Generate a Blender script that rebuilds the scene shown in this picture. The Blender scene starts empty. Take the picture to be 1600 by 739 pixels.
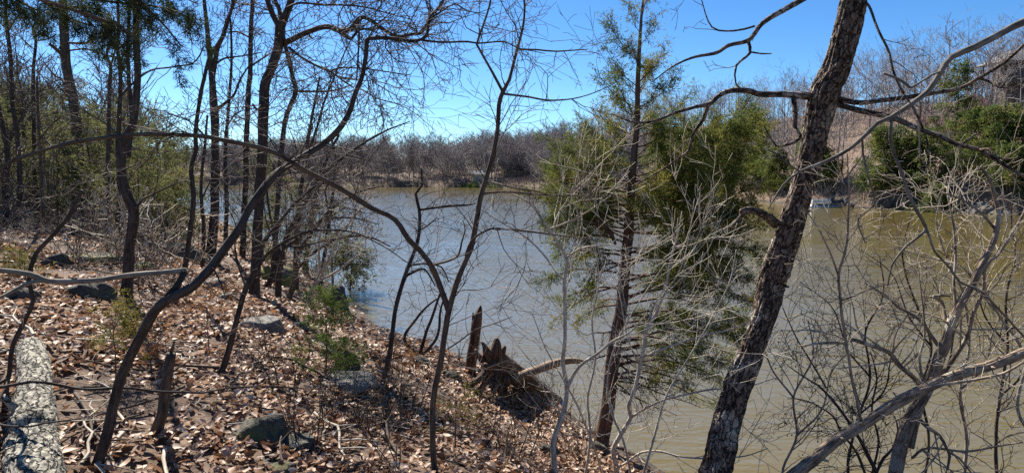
import bpy, math, random
import numpy as np
from mathutils import Vector

R = math.radians
scene = bpy.context.scene
col = scene.collection

# ------------------------------------------------------------------ camera, sky, sun
F = 1043.0; CX, CY = 800.0, 369.5; HORIZON = 268.0; CAMZ = 5.0
PITCH = math.atan((CY - HORIZON) / F)
cd = bpy.data.cameras.new("camera"); cam = bpy.data.objects.new("camera", cd); col.objects.link(cam)
cd.sensor_width = 36.0; cd.lens = 36.0 * F / 1600.0; cd.clip_start = 0.05; cd.clip_end = 3000
cam.location = (0, 0, CAMZ); cam.rotation_euler = (math.pi / 2 - PITCH, 0, 0)
scene.camera = cam

SUN_AZ, SUN_EL = R(-30), R(43)            # azimuth measured from +Y towards +X
w = bpy.data.worlds.new("World"); scene.world = w; w.use_nodes = True
nt = w.node_tree; nt.nodes.clear()
out = nt.nodes.new("ShaderNodeOutputWorld"); bg = nt.nodes.new("ShaderNodeBackground")
sky = nt.nodes.new("ShaderNodeTexSky"); sky.sky_type = 'NISHITA'; sky.sun_disc = False
sky.sun_elevation = SUN_EL; sky.sun_rotation = SUN_AZ
sky.altitude = 300; sky.air_density = 0.75; sky.dust_density = 0.2; sky.ozone_density = 2.0
hs = nt.nodes.new("ShaderNodeHueSaturation"); hs.inputs['Saturation'].default_value = 1.25
tint = nt.nodes.new("ShaderNodeMix"); tint.data_type = 'RGBA'; tint.blend_type = 'MULTIPLY'
tint.inputs[0].default_value = 1.0; tint.inputs[7].default_value = (.78, .99, 1.14, 1)     # the camera's cool white balance
nt.links.new(sky.outputs[0], hs.inputs['Color']); nt.links.new(hs.outputs[0], tint.inputs[6]); nt.links.new(tint.outputs[2], bg.inputs[0])
bg.inputs[1].default_value = 0.061
nt.links.new(bg.outputs[0], out.inputs[0])

sl = bpy.data.lights.new("sun", 'SUN'); sl.energy = 5.0; sl.angle = R(0.53); sl.color = (1.0, 0.94, 0.85)
so = bpy.data.objects.new("sun", sl); col.objects.link(so)
sd = Vector((math.sin(SUN_AZ) * math.cos(SUN_EL), math.cos(SUN_AZ) * math.cos(SUN_EL), math.sin(SUN_EL)))
so.rotation_euler = sd.to_track_quat('Z', 'Y').to_euler(); so.location = (-20, 40, 60)

scene.view_settings.view_transform = 'Standard'; scene.view_settings.look = 'None'
scene.view_settings.exposure = 1.2; scene.view_settings.gamma = 1.0
scene.view_settings.use_curve_mapping = False
scene.cycles.use_denoising = False
scene.cycles.max_bounces = 5; scene.cycles.diffuse_bounces = 3; scene.cycles.glossy_bounces = 2
scene.cycles.transmission_bounces = 3; scene.cycles.caustics_reflective = False; scene.cycles.caustics_refractive = False
scene.cycles.sample_clamp_indirect = 4.0

# ------------------------------------------------------------------ helpers: rays and noise
cp, sp = math.cos(PITCH), math.sin(PITCH)

def ray(px, py):
    a = (px - CX) / F; b = (CY - py) / F
    return np.array([a, cp + b * sp, -sp + b * cp])

def at(px, py, Y):                      # the point on that line of sight at distance Y ahead
    d = ray(px, py); return np.array([0, 0, CAMZ]) + d * (Y / d[1])

def _h3(ix, iy, iz, s):
    n = (ix * 374761393 + iy * 668265263 + iz * 2147483647 + s * 1274126177) & 0xFFFFFFFF
    n = ((n ^ (n >> 13)) * 1274126177) & 0xFFFFFFFF
    n = ((n ^ (n >> 16)) * 2246822519) & 0xFFFFFFFF
    return ((n ^ (n >> 15)) & 0xFFFFFF) / float(0xFFFFFF)

def vn3(x, y, z, s=0):                  # value noise, -1..1
    x, y, z = np.broadcast_arrays(np.asarray(x, float), np.asarray(y, float), np.asarray(z, float))
    ix, iy, iz = np.floor(x).astype(np.int64), np.floor(y).astype(np.int64), np.floor(z).astype(np.int64)
    fx, fy, fz = x - ix, y - iy, z - iz
    fx, fy, fz = [f * f * (3 - 2 * f) for f in (fx, fy, fz)]
    r = 0
    for dx in (0, 1):
        wx = fx if dx else 1 - fx
        for dy in (0, 1):
            wy = fy if dy else 1 - fy
            for dz in (0, 1):
                r = r + wx * wy * (fz if dz else 1 - fz) * _h3(ix + dx, iy + dy, iz + dz, s)
    return r * 2 - 1

def fbm(x, y, z, s=0, o=3):
    r = 0; a = 1.0; k = 1.0
    for i in range(o):
        r = r + a * vn3(np.asarray(x) * k, np.asarray(y) * k, np.asarray(z) * k, s + i); a *= .5; k *= 2.03
    return r

# ------------------------------------------------------------------ terrain
SH_Y = np.array([-40, -10, 0, 5, 8, 11.2, 14.3, 15.5, 17.7, 21, 31, 42, 75, 120, 200, 320.])
SH_X = np.array([26, 10.5, 7, 5.2, 3.9, 2.3, 1.1, 0.1, -1.7, -4, -8.6, -14, -34, -66, -130, -240.])
HD = np.array([-60, -8, -2, 0, .5, 1.2, 2.5, 4.3, 6, 7.5, 9, 12, 20, 40, 100, 400.])
HZ = np.array([-3, -2.2, -.8, -.05, .2, .42, .92, 1.7, 2.2, 2.52, 2.95, 3.6, 4.5, 6.2, 10, 14.])
FAR = np.array([(-900, 330), (-200, 300), (-90, 236), (-60, 226), (-20, 216), (0, 206), (13, 190), (27, 158), (37, 126), (45, 98), (56, 79), (75, 60), (108, 30), (140, -20), (160, -80)], float)
FPOLY = np.vstack([FAR, [(2000, -80), (2000, 2000), (-900, 2000)]])

def far_dist(x, y):
    best = np.full(x.shape, 1e9)
    for a, b in zip(FAR[:-1], FAR[1:]):
        ab = b - a; t = np.clip(((x - a[0]) * ab[0] + (y - a[1]) * ab[1]) / (ab @ ab), 0, 1)
        best = np.minimum(best, np.hypot(x - a[0] - t * ab[0], y - a[1] - t * ab[1]))
    ins = np.zeros(x.shape, bool); n = len(FPOLY)
    for i in range(n):
        x1, y1 = FPOLY[i]; x2, y2 = FPOLY[(i + 1) % n]
        if y1 == y2: continue
        c = ((y1 > y) != (y2 > y)) & (x < (x2 - x1) * (y - y1) / (y2 - y1) + x1)
        ins ^= c
    return np.where(ins, best, -best)

def ground(x, y, fine=True):
    x = np.atleast_1d(np.asarray(x, float)); y = np.atleast_1d(np.asarray(y, float))
    d = np.interp(y, SH_Y, SH_X) - x
    d = d + .35 * vn3(x * .45, y * .45, 0, 5) * np.clip((y - 2) / 8, 0, 1)
    d = np.maximum(d, np.minimum(np.minimum(13 - x, 9.9 - y), 2.2) - 5 * np.clip(1.5 - x, 0, 9))
    h = np.interp(d, HD, HZ)
    amp = np.clip(d / 3, 0, 1)
    h = h + amp * (.22 * vn3(x * .22, y * .22, 0, 1) + .10 * vn3(x * .7, y * .7, 0, 2))
    if fine: h = h + amp * .035 * vn3(x * 2.3, y * 2.3, 0, 3)
    h = h + .85 * np.exp(-(x * x + (y + .6) ** 2) / 4.5)
    fd = far_dist(x, y) + 1.5 * vn3(x * .12, y * .12, 0, 9)
    s = np.interp(x, [-90, -20, 13, 45, 80], [.13, .13, .20, .48, .52])
    Hh = np.interp(x, [-120, -20, 13, 45, 80], [16, 15, 17, 23, 26])
    fh = np.where(fd > 0, .9 * (1 - np.exp(-fd / 1.2)) + Hh * (1 - np.exp(-s * np.maximum(fd, 0) / Hh)) + np.clip(fd / 15, 0, 1) * .8 * vn3(x * .05, y * .05, 0, 11), -3)
    return np.maximum(h, fh)

def G(x, y): return float(ground(x, y)[0])

def hit(px, py, y0=2.0, y1=300.0):      # where a line of sight meets the ground
    d = ray(px, py); Y = np.geomspace(y0, y1, 2500); t = Y / d[1]
    x = d[0] * t; z = CAMZ + d[2] * t; g = ground(x, Y)
    k = np.argmax(z <= g)
    return np.array([x[k], Y[k], g[k]])

def stand(px, Y):                       # ground point at distance Y seen in column px
    x = (px - CX) / F * (Y * cp + .3); z = G(x, Y)
    x = (px - CX) / F * (Y * cp - (z - CAMZ) * sp); return np.array([x, Y, G(x, Y)])

# ------------------------------------------------------------------ mesh builder
class MB:
    def __init__(s): s.v = []; s.f4 = []; s.f3 = []; s.n = 0; s.bc = []; s.rnd = []
    def add(s, v, f4=None, f3=None, bc=None, rnd=None):
        v = np.asarray(v, float); s.v.append(v)
        if f4 is not None and len(f4): s.f4.append(np.asarray(f4) + s.n)
        if f3 is not None and len(f3): s.f3.append(np.asarray(f3) + s.n)
        s.bc.append(v if bc is None else bc)
        s.rnd.append(np.zeros(len(v)) if rnd is None else np.broadcast_to(rnd, (len(v),)))
        s.n += len(v)
    def tube(s, P, r, sides=5, disp=None, cap=False, rnd=0.0):
        P = np.asarray(P, float); n = len(P); r = np.broadcast_to(np.asarray(r, float), (n,))
        T = np.gradient(P, axis=0); T /= np.linalg.norm(T, axis=1)[:, None] + 1e-12
        ref = np.array([0.31, 0.17, 0.93]) if abs(T[0][2]) < .8 else np.array([.93, .3, .1])
        N = ref - (T @ ref)[:, None] * T; N /= np.linalg.norm(N, axis=1)[:, None] + 1e-12
        B = np.cross(T, N)
        a = np.linspace(0, 2 * math.pi, sides, endpoint=False); ca, sa = np.cos(a), np.sin(a)
        L = np.concatenate([[0], np.cumsum(np.linalg.norm(np.diff(P, axis=0), axis=1))])
        rr = r[:, None] * np.ones(sides)[None]
        if disp is not None: rr = rr + disp(np.broadcast_to(ca, rr.shape), np.broadcast_to(sa, rr.shape), np.broadcast_to(L[:, None], rr.shape), rr)
        v = P[:, None, :] + rr[..., None] * (ca[None, :, None] * N[:, None, :] + sa[None, :, None] * B[:, None, :])
        bc = np.stack([ca[None] * r[:, None], sa[None] * r[:, None], np.broadcast_to(L[:, None], rr.shape)], -1).reshape(-1, 3) + np.array([P[0][0] * 3.7, P[0][1] * 1.9, P[0][2]])
        i = np.arange(n - 1)[:, None] * sides; j = np.arange(sides)[None]; j2 = (j + 1) % sides
        f = np.stack([i + j, i + j2, i + sides + j2, i + sides + j], -1).reshape(-1, 4)
        vv = v.reshape(-1, 3); f3 = None
        if cap:
            m = len(vv); vv = np.vstack([vv, P[0], P[-1]]); bc = np.vstack([bc, bc[0], bc[-1]])
            k = np.arange(sides); k2 = (k + 1) % sides
            f3 = np.vstack([np.stack([k2, k, np.full(sides, m)], -1), np.stack([(n - 1) * sides + k, (n - 1) * sides + k2, np.full(sides, m + 1)], -1)])
        s.add(vv, f, f3, bc, rnd)
    def blades(s, P, V, W, rng, rnd=None):   # many small pointed blades: root P, vector V, half width W
        n = len(P)
        if n == 0: return
        Q = rng.normal(size=(n, 3)); S = np.cross(V, Q); S /= np.linalg.norm(S, axis=1)[:, None] + 1e-9
        S = S * np.asarray(W).reshape(-1, 1)
        v = np.stack([P, P + V * .45 + S, P + V, P + V * .45 - S], 1).reshape(-1, 3)
        f = np.arange(n * 4).reshape(-1, 4)
        if rnd is None: rnd = rng.random(n)
        s.add(v, f, rnd=np.repeat(rnd, 4))
    def box(s, lo, hi, rz=0.0, c=(0, 0, 0)):
        x0, y0, z0 = lo; x1, y1, z1 = hi
        v = np.array([(x, y, z) for z in (z0, z1) for y in (y0, y1) for x in (x0, x1)], float)
        cr, sr = math.cos(rz), math.sin(rz)
        v = np.stack([v[:, 0] * cr - v[:, 1] * sr, v[:, 0] * sr + v[:, 1] * cr, v[:, 2]], -1) + np.array(c)
        s.add(v, [(0, 2, 3, 1), (4, 5, 7, 6), (0, 1, 5, 4), (2, 6, 7, 3), (0, 4, 6, 2), (1, 3, 7, 5)])
    def mesh(s, name, mat, org=(0, 0, 0), smooth=True):
        m = bpy.data.meshes.new(name)
        v = np.vstack(s.v) - np.asarray(org, float)
        f4 = np.vstack(s.f4) if s.f4 else np.zeros((0, 4), int); f3 = np.vstack(s.f3) if s.f3 else np.zeros((0, 3), int)
        m.vertices.add(len(v)); m.vertices.foreach_set("co", v.astype(np.float32).ravel())
        nl = f4.size + f3.size; m.loops.add(nl)
        m.loops.foreach_set("vertex_index", np.concatenate([f4.ravel(), f3.ravel()]).astype(np.int32))
        m.polygons.add(len(f4) + len(f3))
        st = np.concatenate([np.arange(len(f4)) * 4, f4.size + np.arange(len(f3)) * 3]).astype(np.int32)
        m.polygons.foreach_set("loop_start", st)
        m.polygons.foreach_set("use_smooth", np.full(len(st), smooth))
        m.update(calc_edges=True)
        a = m.attributes.new("bc", 'FLOAT_VECTOR', 'POINT'); a.data.foreach_set("vector", np.vstack(s.bc).astype(np.float32).ravel())
        a = m.attributes.new("rnd", 'FLOAT', 'POINT'); a.data.foreach_set("value", np.concatenate(s.rnd).astype(np.float32))
        m.materials.append(mat)
        return m
    def build(s, name, mat, parent=None, smooth=True, kind=None):
        org = np.array(parent_world(parent)) if parent is not None else (0, 0, 0)
        o = bpy.data.objects.new(name, s.mesh(name, mat, org, smooth)); col.objects.link(o)
        if parent is not None: o.parent = parent
        if kind: o["kind"] = kind
        return o

def parent_world(p):
    v = Vector((0, 0, 0))
    while p is not None: v += p.location; p = p.parent
    return v

def tag(o, label=None, cat=None, group=None, kind=None):
    if label: o["label"] = label
    if cat: o["category"] = cat
    if group: o["group"] = group
    if kind: o["kind"] = kind
    return o

def empty(name, loc, label=None, cat=None, group=None):
    o = bpy.data.objects.new(name, None); col.objects.link(o); o.location = [float(c) for c in loc]
    return tag(o, label, cat, group)

def copy_tree(o, parent=None):
    c = o.copy(); col.objects.link(c); c.parent = parent
    for ch in o.children: copy_tree(ch, c)
    return c

# ------------------------------------------------------------------ materials
def mat(name):
    m = bpy.data.materials.new(name); m.use_nodes = True; n = m.node_tree; n.nodes.clear()
    o = n.nodes.new("ShaderNodeOutputMaterial"); return m, n, o

def N(n, t, **kw):
    x = n.nodes.new(t)
    for k, v in kw.items():
        if k.startswith('i_'): x.inputs[k[2:]].default_value = v
        else: setattr(x, k, v)
    return x

def ramp(n, fac, stops):
    r = n.nodes.new("ShaderNodeValToRGB"); e = r.color_ramp.elements
    while len(e) < len(stops): e.new(.5)
    for k, (p, c) in enumerate(stops): e[k].position = p; e[k].color = (*c, 1)
    n.links.new(fac, r.inputs[0]); return r.outputs[0]

def noise(n, vec, scale, detail=4, rough=.6):
    t = N(n, "ShaderNodeTexNoise"); t.inputs['Scale'].default_value = scale; t.inputs['Detail'].default_value = detail
    t.inputs['Roughness'].default_value = rough
    if vec is not None: n.links.new(vec, t.inputs['Vector'])
    return t.outputs['Fac']

def attr(n, name, o='Vector'):
    a = N(n, "ShaderNodeAttribute", attribute_name=name); return a.outputs[o]

def scaled(n, vec, s):
    m = N(n, "ShaderNodeMapping"); m.inputs['Scale'].default_value = s; n.links.new(vec, m.inputs['Vector']); return m.outputs[0]

def mixc(n, fac, a, b):
    m = N(n, "ShaderNodeMix", data_type='RGBA')
    for k, v in ((0, fac), (6, a), (7, b)):
        if isinstance(v, (tuple, float, int)): m.inputs[k].default_value = (*v, 1) if isinstance(v, tuple) else v
        else: n.links.new(v, m.inputs[k])
    return m.outputs[2]

def bark(name, dark, light, lichen=None, lam=.5, fs=26.0, bump=.012, stretch=.22, crack=0.0):
    m, n, o = mat(name); b = N(n, "ShaderNodeBsdfPrincipled"); n.links.new(b.outputs[0], o.inputs[0])
    bc = attr(n, "bc"); v = scaled(n, bc, (1, 1, stretch))
    f = noise(n, v, fs, 5, .62); g = noise(n, bc, 3.1, 3, .6)
    c = ramp(n, f, [(.34, dark), (.62, light)])
    if lichen:
        k = ramp(n, g, [(lam, (0, 0, 0)), (lam + .14, (1, 1, 1))]); c = mixc(n, k, c, lichen)
    if crack:
        vo = N(n, "ShaderNodeTexVoronoi", feature='DISTANCE_TO_EDGE'); vo.inputs['Scale'].default_value = crack
        wn = N(n, "ShaderNodeTexNoise"); wn.inputs['Scale'].default_value = crack * .9; n.links.new(bc, wn.inputs['Vector'])
        va = N(n, "ShaderNodeVectorMath", operation='MULTIPLY_ADD'); n.links.new(wn.outputs['Color'], va.inputs[0]); va.inputs[1].default_value = (.09, .09, .09)
        n.links.new(scaled(n, bc, (1, 1, .38)), va.inputs[2]); n.links.new(va.outputs[0], vo.inputs['Vector'])
        ck = ramp(n, vo.outputs[0], [(.0, (0, 0, 0)), (.10, (1, 1, 1))]); c = mixc(n, ck, tuple(x * .6 for x in dark), c)
        mm = N(n, "ShaderNodeMath", operation='MULTIPLY_ADD'); n.links.new(ck, mm.inputs[0]); mm.inputs[1].default_value = .8; n.links.new(f, mm.inputs[2]); f = mm.outputs[0]
    n.links.new(c, b.inputs['Base Color']); b.inputs['Roughness'].default_value = .85
    b.inputs['Specular IOR Level'].default_value = .25
    bp = N(n, "ShaderNodeBump"); bp.inputs['Strength'].default_value = .9; bp.inputs['Distance'].default_value = bump
    n.links.new(f, bp.inputs['Height']); n.links.new(bp.outputs[0], b.inputs['Normal']); return m

def leafy(name, stops, trans=.45, nscale=1.2, gloss=False):   # leaf tissue: reflects and lets light through
    m, n, o = mat(name)
    r = attr(n, "rnd", 'Fac'); g = noise(n, N(n, "ShaderNodeNewGeometry").outputs['Position'], nscale, 3)
    a = N(n, "ShaderNodeMath", operation='MULTIPLY_ADD'); n.links.new(g, a.inputs[0]); a.inputs[1].default_value = 1.5
    s = N(n, "ShaderNodeMath", operation='MULTIPLY_ADD'); n.links.new(r, s.inputs[0]); s.inputs[1].default_value = .55; s.inputs[2].default_value = -.53
    n.links.new(s.outputs[0], a.inputs[2])
    c = ramp(n, a.outputs[0], stops)
    d = N(n, "ShaderNodeBsdfDiffuse"); t = N(n, "ShaderNodeBsdfTranslucent"); mx = N(n, "ShaderNodeMixShader"); mx.inputs[0].default_value = trans
    n.links.new(c, d.inputs[0]); n.links.new(c, t.inputs[0]); n.links.new(d.outputs[0], mx.inputs[1]); n.links.new(t.outputs[0], mx.inputs[2])
    if gloss:
        gl = N(n, "ShaderNodeBsdfGlossy"); gl.inputs['Roughness'].default_value = .38; m2 = N(n, "ShaderNodeMixShader"); m2.inputs[0].default_value = .045
        n.links.new(mx.outputs[0], m2.inputs[1]); n.links.new(gl.outputs[0], m2.inputs[2]); n.links.new(m2.outputs[0], o.inputs[0])
    else: n.links.new(mx.outputs[0], o.inputs[0])
    return m

def plain(name, c1, c2, sc=6.0, rough=.7, bump=0.0, metallic=0.0):
    m, n, o = mat(name); b = N(n, "ShaderNodeBsdfPrincipled"); n.links.new(b.outputs[0], o.inputs[0])
    f = noise(n, N(n, "ShaderNodeNewGeometry").outputs['Position'], sc, 5)
    n.links.new(ramp(n, f, [(.35, c1), (.65, c2)]), b.inputs['Base Color']); b.inputs['Roughness'].default_value = rough; b.inputs['Metallic'].default_value = metallic
    if bump:
        bp = N(n, "ShaderNodeBump"); bp.inputs['Distance'].default_value = bump; n.links.new(f, bp.inputs['Height']); n.links.new(bp.outputs[0], b.inputs['Normal'])
    return m

M = {}
M['dark'] = bark("dark_bark", (.022, .016, .013), (.085, .064, .05), (.15, .135, .10), .64)
M['big'] = bark("furrowed_bark", (.045, .030, .021), (.27, .195, .14), (.50, .44, .35), .55, fs=24, bump=.05, stretch=.42, crack=16)
M['mid'] = bark("brown_bark", (.035, .025, .019), (.13, .095, .068), (.20, .18, .13), .6)
M['pale'] = bark("pale_twig_bark", (.30, .25, .19), (.55, .485, .385), (.40, .39, .27), .62)
M['buff'] = bark("buff_twig_bark", (.17, .135, .105), (.44, .375, .29), (.32, .30, .22), .62)
M['twig'] = bark("dark_twig_bark", (.045, .033, .028), (.13, .098, .08))
M['log'] = bark("pale_log_bark", (.05, .045, .036), (.48, .44, .345), (.44, .42, .31), .62, fs=22, bump=.05, stretch=.6, crack=13)
M['rot'] = bark("rotten_wood", (.035, .022, .015), (.17, .105, .068), (.33, .27, .21), .58, fs=22, bump=.03, stretch=.12)
M['cedarbark'] = bark("cedar_bark", (.06, .032, .023), (.20, .12, .085), (.2, .17, .13), .68, fs=30, stretch=.08)
M['farbark'] = bark("far_grey_bark", (.165, .145, .14), (.32, .285, .272))
M['farbark2'] = bark("far_brown_bark", (.15, .127, .118), (.29, .25, .232))
M['cedar'] = leafy("cedar_foliage", [(.10, (.038, .060, .020)), (.36, (.095, .125, .036)), (.64, (.185, .185, .046)), (.92, (.32, .225, .06))], .5, 1.1)
M['cedar_far'] = leafy("cedar_foliage_far", [(.15, (.05, .075, .025)), (.5, (.10, .14, .04)), (.85, (.22, .19, .055))], .48, .35)
M['cedar_wood'] = leafy("cedar_foliage_woodland", [(.15, (.045, .054, .026)), (.5, (.11, .12, .05)), (.85, (.23, .205, .08))], .48, .6)
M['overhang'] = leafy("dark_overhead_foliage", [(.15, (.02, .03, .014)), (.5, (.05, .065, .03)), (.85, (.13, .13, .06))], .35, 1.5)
M['seedling'] = leafy("seedling_foliage", [(.15, (.05, .065, .014)), (.5, (.14, .14, .03)), (.85, (.28, .2, .05))], .5, 2)
M['green'] = leafy("green_seedling_foliage", [(.15, (.03, .06, .014)), (.5, (.08, .13, .03)), (.85, (.17, .18, .045))], .5, 2)
M['rust'] = leafy("dry_rust_leaves", [(.15, (.12, .05, .02)), (.5, (.27, .125, .045)), (.85, (.4, .22, .09))], .5, 2)
M['bud'] = leafy("pale_leaf_bud", [(.15, (.2, .16, .05)), (.5, (.36, .29, .11)), (.85, (.46, .40, .2))], .5, 2)
M['redbud'] = leafy("pink_blossom", [(.15, (.22, .10, .12)), (.5, (.34, .18, .20)), (.85, (.4, .26, .25))], .3, 1)
M['deadleaf'] = leafy("dead_hanging_leaf", [(.15, (.03, .02, .015)), (.5, (.08, .05, .03)), (.85, (.15, .09, .05))], .3, 2)
M['shrub'] = leafy("shore_shrub_leaves", [(.15, (.03, .06, .015)), (.5, (.07, .12, .03)), (.85, (.13, .17, .05))], .4, .5)

def litter_mat():
    m, n, o = mat("fallen_leaf")
    r = attr(n, "rnd", 'Fac'); oi = N(n, "ShaderNodeObjectInfo").outputs['Random']
    a = N(n, "ShaderNodeMath", operation='ADD'); n.links.new(r, a.inputs[0]); n.links.new(oi, a.inputs[1])
    fr = N(n, "ShaderNodeMath", operation='FRACT'); n.links.new(a.outputs[0], fr.inputs[0])
    c = ramp(n, fr.outputs[0], [(0, (.06, .03, .016)), (.25, (.19, .095, .05)), (.5, (.37, .215, .127)), (.76, (.52, .35, .23)), (.94, (.70, .56, .43)), (1, (.40, .155, .05))])
    d = N(n, "ShaderNodeBsdfPrincipled"); d.inputs['Roughness'].default_value = .55; d.inputs['Specular IOR Level'].default_value = .35
    t = N(n, "ShaderNodeBsdfTranslucent"); mx = N(n, "ShaderNodeMixShader"); mx.inputs[0].default_value = .25
    n.links.new(c, d.inputs['Base Color']); n.links.new(c, t.inputs[0]); n.links.new(d.outputs[0], mx.inputs[1]); n.links.new(t.outputs[0], mx.inputs[2])
    n.links.new(mx.outputs[0], o.inputs[0]); return m
M['leaf'] = litter_mat()

def ground_mat():
    m, n, o = mat("leaf_strewn_soil"); b = N(n, "ShaderNodeBsdfPrincipled"); n.links.new(b.outputs[0], o.inputs[0])
    pos = N(n, "ShaderNodeNewGeometry").outputs['Position']
    f1 = noise(n, pos, 14, 6, .75); f2 = noise(n, pos, .35, 4); f3 = noise(n, pos, .9, 4, .6)
    vo = N(n, "ShaderNodeTexVoronoi"); vo.inputs['Scale'].default_value = 9; n.links.new(pos, vo.inputs['Vector'])
    sepc = N(n, "ShaderNodeSeparateColor"); n.links.new(vo.outputs['Color'], sepc.inputs[0])
    c1 = ramp(n, sepc.outputs[0], [(.1, (.07, .042, .026)), (.5, (.17, .108, .066)), (.9, (.29, .195, .125))])
    c2 = ramp(n, f1, [(.38, (.055, .034, .022)), (.6, (.19, .115, .07))])
    c = mixc(n, ramp(n, f2, [(.35, (.25, .25, .25)), (.65, (.7, .7, .7))]), c2, c1)
    moss = ramp(n, f3, [(.66, (0, 0, 0)), (.74, (1, 1, 1))])
    c = mixc(n, moss, c, (.20, .16, .055))
    sx = N(n, "ShaderNodeSeparateXYZ"); n.links.new(pos, sx.inputs[0])
    mr = N(n, "ShaderNodeMapRange"); mr.inputs[1].default_value = .12; mr.inputs[2].default_value = .42; mr.inputs[3].default_value = 1; mr.inputs[4].default_value = 0
    n.links.new(sx.outputs[2], mr.inputs[0]); c = mixc(n, mr.outputs[0], c, (.05, .036, .024))
    n.links.new(c, b.inputs['Base Color']); b.inputs['Roughness'].default_value = .9
    bp = N(n, "ShaderNodeBump"); bp.inputs['Distance'].default_value = .06; n.links.new(f1, bp.inputs['Height']); n.links.new(bp.outputs[0], b.inputs['Normal'])
    return m

def water_mat():
    m, n, o = mat("muddy_lake_water"); b = N(n, "ShaderNodeBsdfPrincipled"); n.links.new(b.outputs[0], o.inputs[0])
    pos = N(n, "ShaderNodeNewGeometry").outputs['Position']
    g = noise(n, pos, .05, 3)
    n.links.new(ramp(n, g, [(.3, (.12, .092, .026)), (.7, (.145, .112, .036))]), b.inputs['Base Color'])
    b.inputs['Roughness'].default_value = .09; b.inputs['IOR'].default_value = 1.6
    mp = N(n, "ShaderNodeMapping"); mp.inputs['Rotation'].default_value = (0, 0, R(18)); mp.inputs['Scale'].default_value = (.42, 1, 1); n.links.new(pos, mp.inputs[0])
    a1 = noise(n, mp.outputs[0], 2.6, 3, .55); a2 = noise(n, mp.outputs[0], 8.0, 2, .5); a3 = noise(n, mp.outputs[0], .7, 2, .5)
    s = N(n, "ShaderNodeMath", operation='MULTIPLY_ADD'); n.links.new(a2, s.inputs[0]); s.inputs[1].default_value = .36; n.links.new(a1, s.inputs[2])
    s2 = N(n, "ShaderNodeMath", operation='MULTIPLY_ADD'); n.links.new(a3, s2.inputs[0]); s2.inputs[1].default_value = 1.2; n.links.new(s.outputs[0], s2.inputs[2])
    bp = N(n, "ShaderNodeBump"); bp.inputs['Distance'].default_value = .034; bp.inputs['Strength'].default_value = 1; n.links.new(s2.outputs[0], bp.inputs['Height'])
    pn = noise(n, scaled(n, pos, (1, .45, 1)), .11, 3); mr = N(n, "ShaderNodeMapRange"); mr.inputs[1].default_value = .35; mr.inputs[2].default_value = .65; mr.inputs[3].default_value = .02; mr.inputs[4].default_value = .062
    n.links.new(pn, mr.inputs[0]); n.links.new(mr.outputs[0], bp.inputs['Distance'])
    n.links.new(bp.outputs[0], b.inputs['Normal']); return m

def rock_mat(name, c1, c2, moss, mth=.5):
    m, n, o = mat(name); b = N(n, "ShaderNodeBsdfPrincipled"); n.links.new(b.outputs[0], o.inputs[0])
    ge = N(n, "ShaderNodeNewGeometry"); pos = ge.outputs['Position']
    f = noise(n, pos, 16, 6, .7); g = noise(n, pos, 3.2, 4)
    c = ramp(n, f, [(.34, c1), (.66, c2)])
    li = ramp(n, noise(n, pos, 38, 3), [(.63, (0, 0, 0)), (.70, (1, 1, 1))]); c = mixc(n, li, c, (.30, .29, .23))
    k = ramp(n, g, [(mth, (0, 0, 0)), (mth + .1, (1, 1, 1))]); c = mixc(n, k, c, moss)
    n.links.new(c, b.inputs['Base Color']); b.inputs['Roughness'].default_value = .9
    bp = N(n, "ShaderNodeBump"); bp.inputs['Distance'].default_value = .03; n.links.new(f, bp.inputs['Height']); n.links.new(bp.outputs[0], b.inputs['Normal']); return m
M['rock'] = rock_mat("mossy_limestone", (.022, .019, .014), (.115, .102, .078), (.11, .10, .035), .52)
M['greyrock'] = rock_mat("grey_limestone", (.08, .072, .06), (.27, .25, .21), (.12, .11, .05), .66)
M['mossrock'] = rock_mat("moss_covered_rock", (.06, .055, .04), (.2, .185, .14), (.19, .18, .03), .44)

# ------------------------------------------------------------------ setting: ground and water
def make_ground():
    n = 310; u = np.linspace(-1, 1, n)
    a = 6.0; xs = a * np.sinh(u * math.asinh(420 / a)) - 1.0
    v = np.linspace(-math.asinh(60 / a), math.asinh(760 / a), 350); ys = a * np.sinh(v) + 9.0
    X, Y = np.meshgrid(xs, ys); Z = ground(X.ravel(), Y.ravel())
    mb = MB(); ny, nx = X.shape; i = np.arange(ny - 1)[:, None] * nx; j = np.arange(nx - 1)[None]
    f = np.stack([i + j, i + j + 1, i + nx + j + 1, i + nx + j], -1).reshape(-1, 4)
    mb.add(np.stack([X.ravel(), Y.ravel(), Z], -1), f)
    o = mb.build("ground", ground_mat()); tag(o, "leaf-strewn wooded bank sloping down to the lake", None, None, "structure"); return o
ground_obj = make_ground()
mb = MB(); mb.add([(-900, -80, 0), (900, -80, 0), (900, 1500, 0), (-900, 1500, 0)], [(0, 1, 2, 3)])
tag(mb.build("water", water_mat(), smooth=False), "rippled muddy lake water reflecting blue sky", None, None, "structure")

# ------------------------------------------------------------------ fallen leaves
def leaf_template(rng, lobes):
    nl = 4; t = np.linspace(0, 1, nl); wd = np.sin(np.clip(t * .92 + .05, 0, 1) * math.pi) ** .7 * .30
    if lobes: wd = wd * np.array([.7, 1.25, .8, .4])
    curl = rng.uniform(.1, .55); bend = rng.uniform(-.5, .6)
    z = bend * (t - .5) ** 2 * 1.4; c = np.stack([t - .5, np.zeros(nl), z], -1)
    l = np.stack([t - .5 - .05, wd * math.cos(curl), z + wd * math.sin(curl) * rng.uniform(.4, 2)], -1)
    r = np.stack([t - .5 - .05, -wd * math.cos(curl), z + wd * math.sin(curl) * rng.uniform(-.2, 2)], -1)
    v = np.vstack([c, l, r]); f = []
    for k in range(nl - 1): f += [(k, k + 1, nl + k + 1, nl + k), (k + 1, k, 2 * nl + k, 2 * nl + k + 1)]
    return v, np.array(f)

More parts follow.
